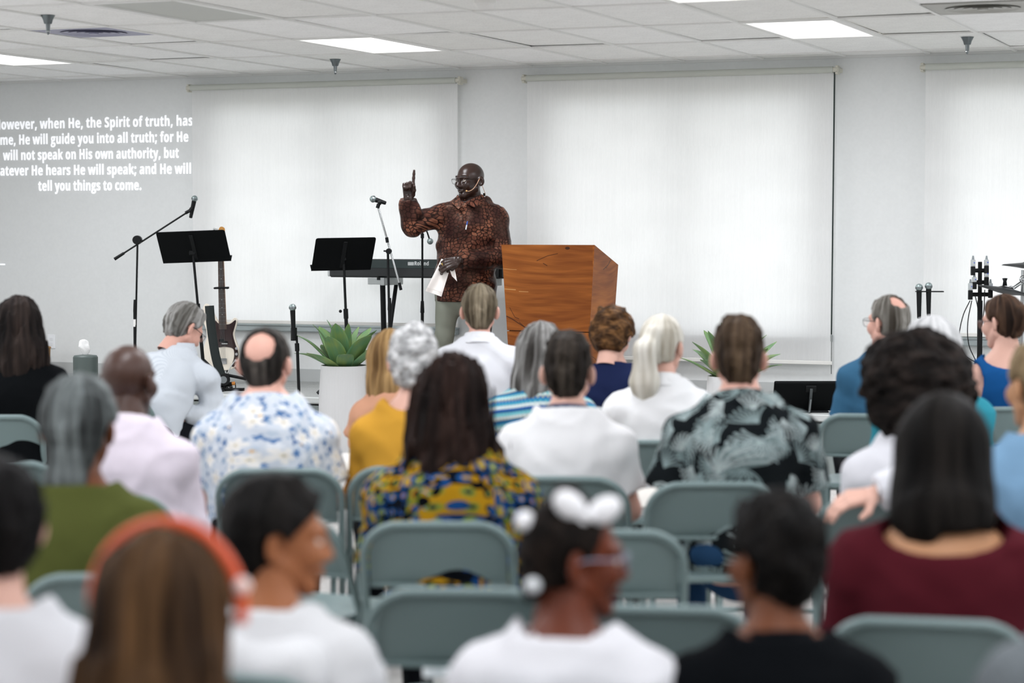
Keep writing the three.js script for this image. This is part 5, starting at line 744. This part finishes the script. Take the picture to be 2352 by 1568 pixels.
person.sweater = sit({ label: 'woman with a big cloud of dark hair in a white sweater', cx: 2100, top: 783, chair: C.sweater, turn: 14, hy: 4, puff: 0.045, sh: 0.195, b: 1.15, r: 1.1, lean: 6, skin: SKIN.fair, hairCell: 0.008, hair: curlyHair({ t: 0.088, low: -0.2, lump: 0.014, f: 30, wide: 1.18, hair: 0.04 }), hairM: hairMat([17, 14, 13], [52, 44, 40], 'blot', 0.75), wear: shirt(plain('#d0d0d5'), 0.98, { wrinkle: 0.007 }), pose: (J, h, o) => {
  const q = (x, y, d) => loc2(o, x, y, d), D = 0.24; J.el[1] = q(2130, 1085, D); J.wr[1] = q(2010, 1135, D + 0.02); const W = J.wr[1], E = J.el[1]; h[1] = { F: norm3([0.98, -0.12, 0]), U: norm3([0.1, 0.9, -0.4]), S: norm3([0, -0.4, -0.9]), k: 1.05, cell: 0.005, curls: [[0.35, 0.5, 0.3], [0.4, 0.5, 0.3], [0.45, 0.5, 0.3], [0.5, 0.5, 0.3]] }; } });
person.bun = sit({ label: 'woman with a brown bun and glasses in a blue sleeveless dress', short: 'the woman with the bun', cx: 2303, top: 682, ppm: 468, turn: 4, hy: 34, hp: 6, sh: 0.165, nr: 0.044, skin: SKIN.fair, glasses: mat('#4a2a28', 0.3), hair: tiedHair({ t: 0.016, low: -0.075, lump: 0.003, bun: [[[0, 0.025, -0.145], [0.052, 0.055, 0.045]], [[0.0, -0.01, -0.125], [0.045, 0.04, 0.04]]] }), hairM: hairMat([40, 29, 24], [110, 84, 66]), wear: shirt(printed(floralBlue), 0, { tile: 0.4, nl: 0.0, scoop: [[0, 0.06, -0.06], [0.13, 0.1, 0.13]] }) });
person.edgeMan = sit({ label: 'light-brown-haired man in a light blue shirt cut by the right edge', short: 'the man at the right edge', cx: 2388, top: 788, ppm: 800, turn: 10, hy: 12, sh: 0.2, b: 1.1, skin: SKIN.tan, hair: shortHair({ t: 0.018, low: -0.07, lump: 0.004 }), hairM: hairMat([112, 92, 66], [176, 152, 116]), wear: shirt(plain('#6a8aa5'), 0.4, { wrinkle: 0.008 }) });
person.olive = sit({ label: 'woman with grey hair in a low bun and an olive green top', cx: 184, top: 874, chair: C.green, turn: 2, hy: -10, lean: 6, sh: 0.175, skin: SKIN.brown, hair: tiedHair({ t: 0.024, low: -0.095, lump: 0.004, bun: [[[0.01, -0.125, -0.085], [0.06, 0.052, 0.045]], [[0, -0.06, -0.075], [0.065, 0.05, 0.045]]] }), hairM: hairMat([48, 50, 50], [142, 150, 150]), wear: shirt(plain('#494e27'), 0.3, { nl: 0.025, wrinkle: 0.006 }) });
person.maroon = sit({ label: 'woman with long straight black hair in a maroon wide-necked top', cx: 2166, top: 917, chair: C.maroon, turn: -8, sh: 0.195, b: 1.06, skin: SKIN.tan, hair: longHair({ len: 0.13, sidelen: 0.15, w: 0.1, w2: 0.105, curl: 0.003, f: 20, q: 0.6, t: 0.02 }), hairM: hairMat([10, 9, 9], [40, 36, 33]), wear: shirt(plain('#47161e'), 0.98, { nl: 0.0, e: 0.02, scoop: [[0, 0.02, -0.04], [0.145, 0.065, 0.13]], wrinkle: 0.01 }) });
person.boy = sit({ label: 'boy with short black hair in a white hoodie turned to the right', short: 'the boy in the hoodie', s: 0.84, cx: 640, top: 1108, ppm: 1130, turn: -20, hy: -58, hp: 4, sh: 0.16, skin: SKIN.boy, eyes: true, hair: shortHair({ t: 0.026, low: -0.1, lump: 0.005, hair: 0.075, f: 30 }), hairM: hairMat([12, 11, 11], [38, 35, 33]), wear: shirt(plain('#cdced0'), 0.98, { name: 'hoodie', e: 0.026, wrinkle: 0.011, nl: 0.02 }) });
person.girl = sit({ label: 'girl with glasses and a white hair bow turned to the right', short: 'the girl with the bow', s: 0.8, cx: 1318, top: 1148, ppm: 1180, turn: -14, hy: -62, hp: 2, sh: 0.165, side: 0.02, skin: SKIN.girl, eyes: true, glasses: mat('#8d92a6', 0.3), hair: tiedHair({ t: 0.012, low: -0.055, lump: 0.003, hair: 0.05, bun: [[[0, 0.135, -0.02], [0.036, 0.03, 0.036]], [[0, -0.06, -0.085], [0.028, 0.03, 0.025]]] }), hairM: hairMat([14, 11, 10], [42, 33, 28], 'blot'), wear: shirt(plain('#d2d2d6'), 0.98, { e: 0.024, wrinkle: 0.008, nl: 0.01 }) });
person.blackBoy = sit({ label: 'boy with short dark hair in a black shirt at bottom right', short: 'the boy in black', s: 0.86, cx: 1778, top: 1152, ppm: 1190, turn: 4, hy: 26, sh: 0.175, skin: SKIN.brown, hair: shortHair({ t: 0.024, low: -0.085, lump: 0.007, f: 40, side: 0.8, top: 0.006 }), hairM: hairMat([12, 11, 11], [34, 31, 29], 'blot'), wear: shirt(plain('#080a0d'), 0.4, { nl: 0.03, collar: plain('#080a0d'), tilt: 0.25 }) });
person.bandGirl = sit({ label: 'brown-haired girl wearing an orange headband at bottom left', short: 'the girl with the headband', s: 0.82, cx: 385, top: 1242, ppm: 1480, turn: -6, hy: -8, sh: 0.16, skin: SKIN.tan, hair: longHair({ len: 0.26, w: 0.11, w2: 0.125, curl: 0.013, f: 20, t: 0.026 }), hairM: hairMat([44, 30, 22], [120, 88, 58]), wear: shirt(plain('#7d4a38'), 0.4) });
person.edgeLeft = sit({ label: 'black-haired person in white cut by the lower left corner', short: 'the person at the lower left', s: 0.92, cx: -22, top: 1066, ppm: 1280, turn: 8, hy: 26, sh: 0.17, skin: SKIN.fair, hair: shortHair({ t: 0.022, low: -0.08, lump: 0.004 }), hairM: hairMat([9, 9, 10], [30, 28, 28]), wear: shirt(plain('#cfd0d4'), 0.98, { nl: 0.02 }) });
person.tweed = sit({ label: 'person in grey tweed of whom only a shoulder shows at bottom right', short: 'the person in tweed', s: 0.95, cx: 2545, top: 1040, ppm: 1400, turn: 6, sh: 0.17, skin: SKIN.fair, hair: shortHair({ t: 0.018 }), hairM: hairMat([60, 50, 42], [110, 96, 80]), wear: shirt(mat('#8f9294', 0.95, { map: tweed, specularIntensity: 0.1 }), 0.98, { tile: 0.1 }) });
// ---------------------------------------------------------------- what they wear and hold
{
  const wm = mat('#e6e6e8', 0.6), { o, Mh } = person.girl, pf = (s, y, z, k, a) => new THREE.SphereGeometry(0.04 * k, 20, 14).scale(0.45, 0.7, 1).rotateX(a).translate(-0.062, y, z);
  const bow = part('hair_bow', merge([pf(1, 0.115, 0.045, 1, -0.5), pf(1, 0.125, -0.03, 1, 0.6), pf(1, 0.075, 0.0, 0.85, 1.3), sphere(0.014, -0.075, 0.105, 0.008)]).applyMatrix4(Mh), wm, o, 'large white bow');
  part('hair_bead', sphere(0.018, -0.05, -0.045, -0.1).applyMatrix4(Mh), mat('#c8ccce', 0.3), o, 'pale bead'); part('hair_bead', sphere(0.022, -0.01, 0.085, -0.112).applyMatrix4(Mh), wm, o, 'white bead');
  const J = person.girl.J; part('undershirt_collar', new THREE.TorusGeometry(0.05, 0.006, 8, 32).rotateX(Math.PI / 2 + 0.3).translate(J.neck[0], J.neck[1] + 0.018, J.neck[2] - 0.005), mat('#b83a5a', 0.7), o, 'pink collar');
}
{ // hood lying on the back of the boy's shoulders
  const { o, J } = person.boy, N = J.neck, ps = [cap([N[0] + 0.1, N[1] - 0.03, N[2] - 0.01], [N[0] + 0.05, N[1] - 0.06, N[2] - 0.1], 0.04, 0.055), cap([N[0] + 0.05, N[1] - 0.06, N[2] - 0.11], [N[0] - 0.1, N[1] - 0.075, N[2] - 0.11], 0.06, 0.066), cap([N[0] - 0.1, N[1] - 0.075, N[2] - 0.11], [N[0] - 0.15, N[1] - 0.03, N[2] + 0.0], 0.06, 0.04), cap([N[0] - 0.08, N[1] - 0.0, N[2] - 0.02], [N[0] + 0.06, N[1] - 0.0, N[2] - 0.03], 0.035, 0.035)], f = union(ps, 0.05);
  part('hood', setUV(polygonize((x, y, z) => f(x, y, z) - 0.006 * noise(x * 16, y * 16, z * 16), boundsOf(ps, 0.03), 0.009), (x, y) => [x, y]), person.boy.shirt.material, o, 'thick white hood');
}
{ // orange headband standing proud of the hair
  const { o, Mh } = person.bandGirl, pts = []; for (let k = 0; k <= 16; k++) { const a = (k / 16 * 2 - 1) * 1.75; pts.push([0.135 * Math.sin(a), 0.02 + 0.14 * Math.cos(a), -0.005]); }
  const g = tube(pts, 0.011, 60, 10); part('headband', g.applyMatrix4(Mh), mat('#d04f22', 0.5), o, 'orange headband'); part('headband_bead', sphere(0.014, -0.14, 0.06, -0.015).applyMatrix4(Mh), mat('#f1d3cc', 0.4), o, 'pale bead on the headband');
}
{ // striped knit band on the polo collar, bracelet and ear stud
  const { o, J } = person.polo, N = J.neck; part('collar_stripe', new THREE.TorusGeometry(0.083, 0.006, 8, 40).scale(1, 0.95, 1).rotateX(Math.PI / 2 + 0.3).translate(N[0], N[1] + 0.012, N[2] - 0.012), mat('#e8ebec', 0.8), o, 'white collar stripe');
  const s = person.sweater, w = s.J.wr[1]; part('bracelet', new THREE.TorusGeometry(0.033, 0.004, 8, 28).rotateY(Math.PI / 2).translate(...w), M.chrome, s.o, 'silver bracelet');
}
const heldAt = (px, py, ppm, name, label, cat) => { const p = at(px, py, FPX / ppm); const o = thing(name, label, cat, p, YAW); o.rotation.x = 0.25; return o; };
for (const [px, py, ppm, w, d, label] of [[790, 1062, 560, 0.17, 0.22, 'white sheet of paper on a lap left of the mustard top'], [1478, 1143, 600, 0.15, 0.2, 'white open booklet beside the hands of the young man in the polo']]) { const o = heldAt(px, py, ppm, 'paper_sheet', label, 'paper'); part('page', box(w, 0.003, d, 0, 0, 0), M.paper, o); part('page_back', box(w * 0.98, 0.002, d * 0.98, 0.004, -0.004, 0.003), M.paper, o); }
{ const c = C.emptyMid.position, p = at(1000, 1552, FPX / 900), o = thing('water_bottle', 'clear plastic water bottle on the empty chair seat at bottom', 'bottle', [p.x, 0.452, p.z]); part('bottle', lathe([[0, 0], [0.03, 0], [0.032, 0.01], [0.032, 0.12], [0.026, 0.15], [0.013, 0.175], [0.013, 0.19]], 28), mat('#ffffff', 0.05, { transmission: 1, thickness: 0 }), o); part('cap', cyl([0, 0.188, 0], [0, 0.206, 0], 0.0155), M.white, o); part('label', new THREE.CylinderGeometry(0.0325, 0.0325, 0.05, 28, 1, true).translate(0, 0.08, 0), mat('#dfe3e6', 0.5), o); }

scene.traverse((o) => { if (o.isMesh) { o.castShadow = true; o.receiveShadow = true; } });
renderer.render(scene, camera);
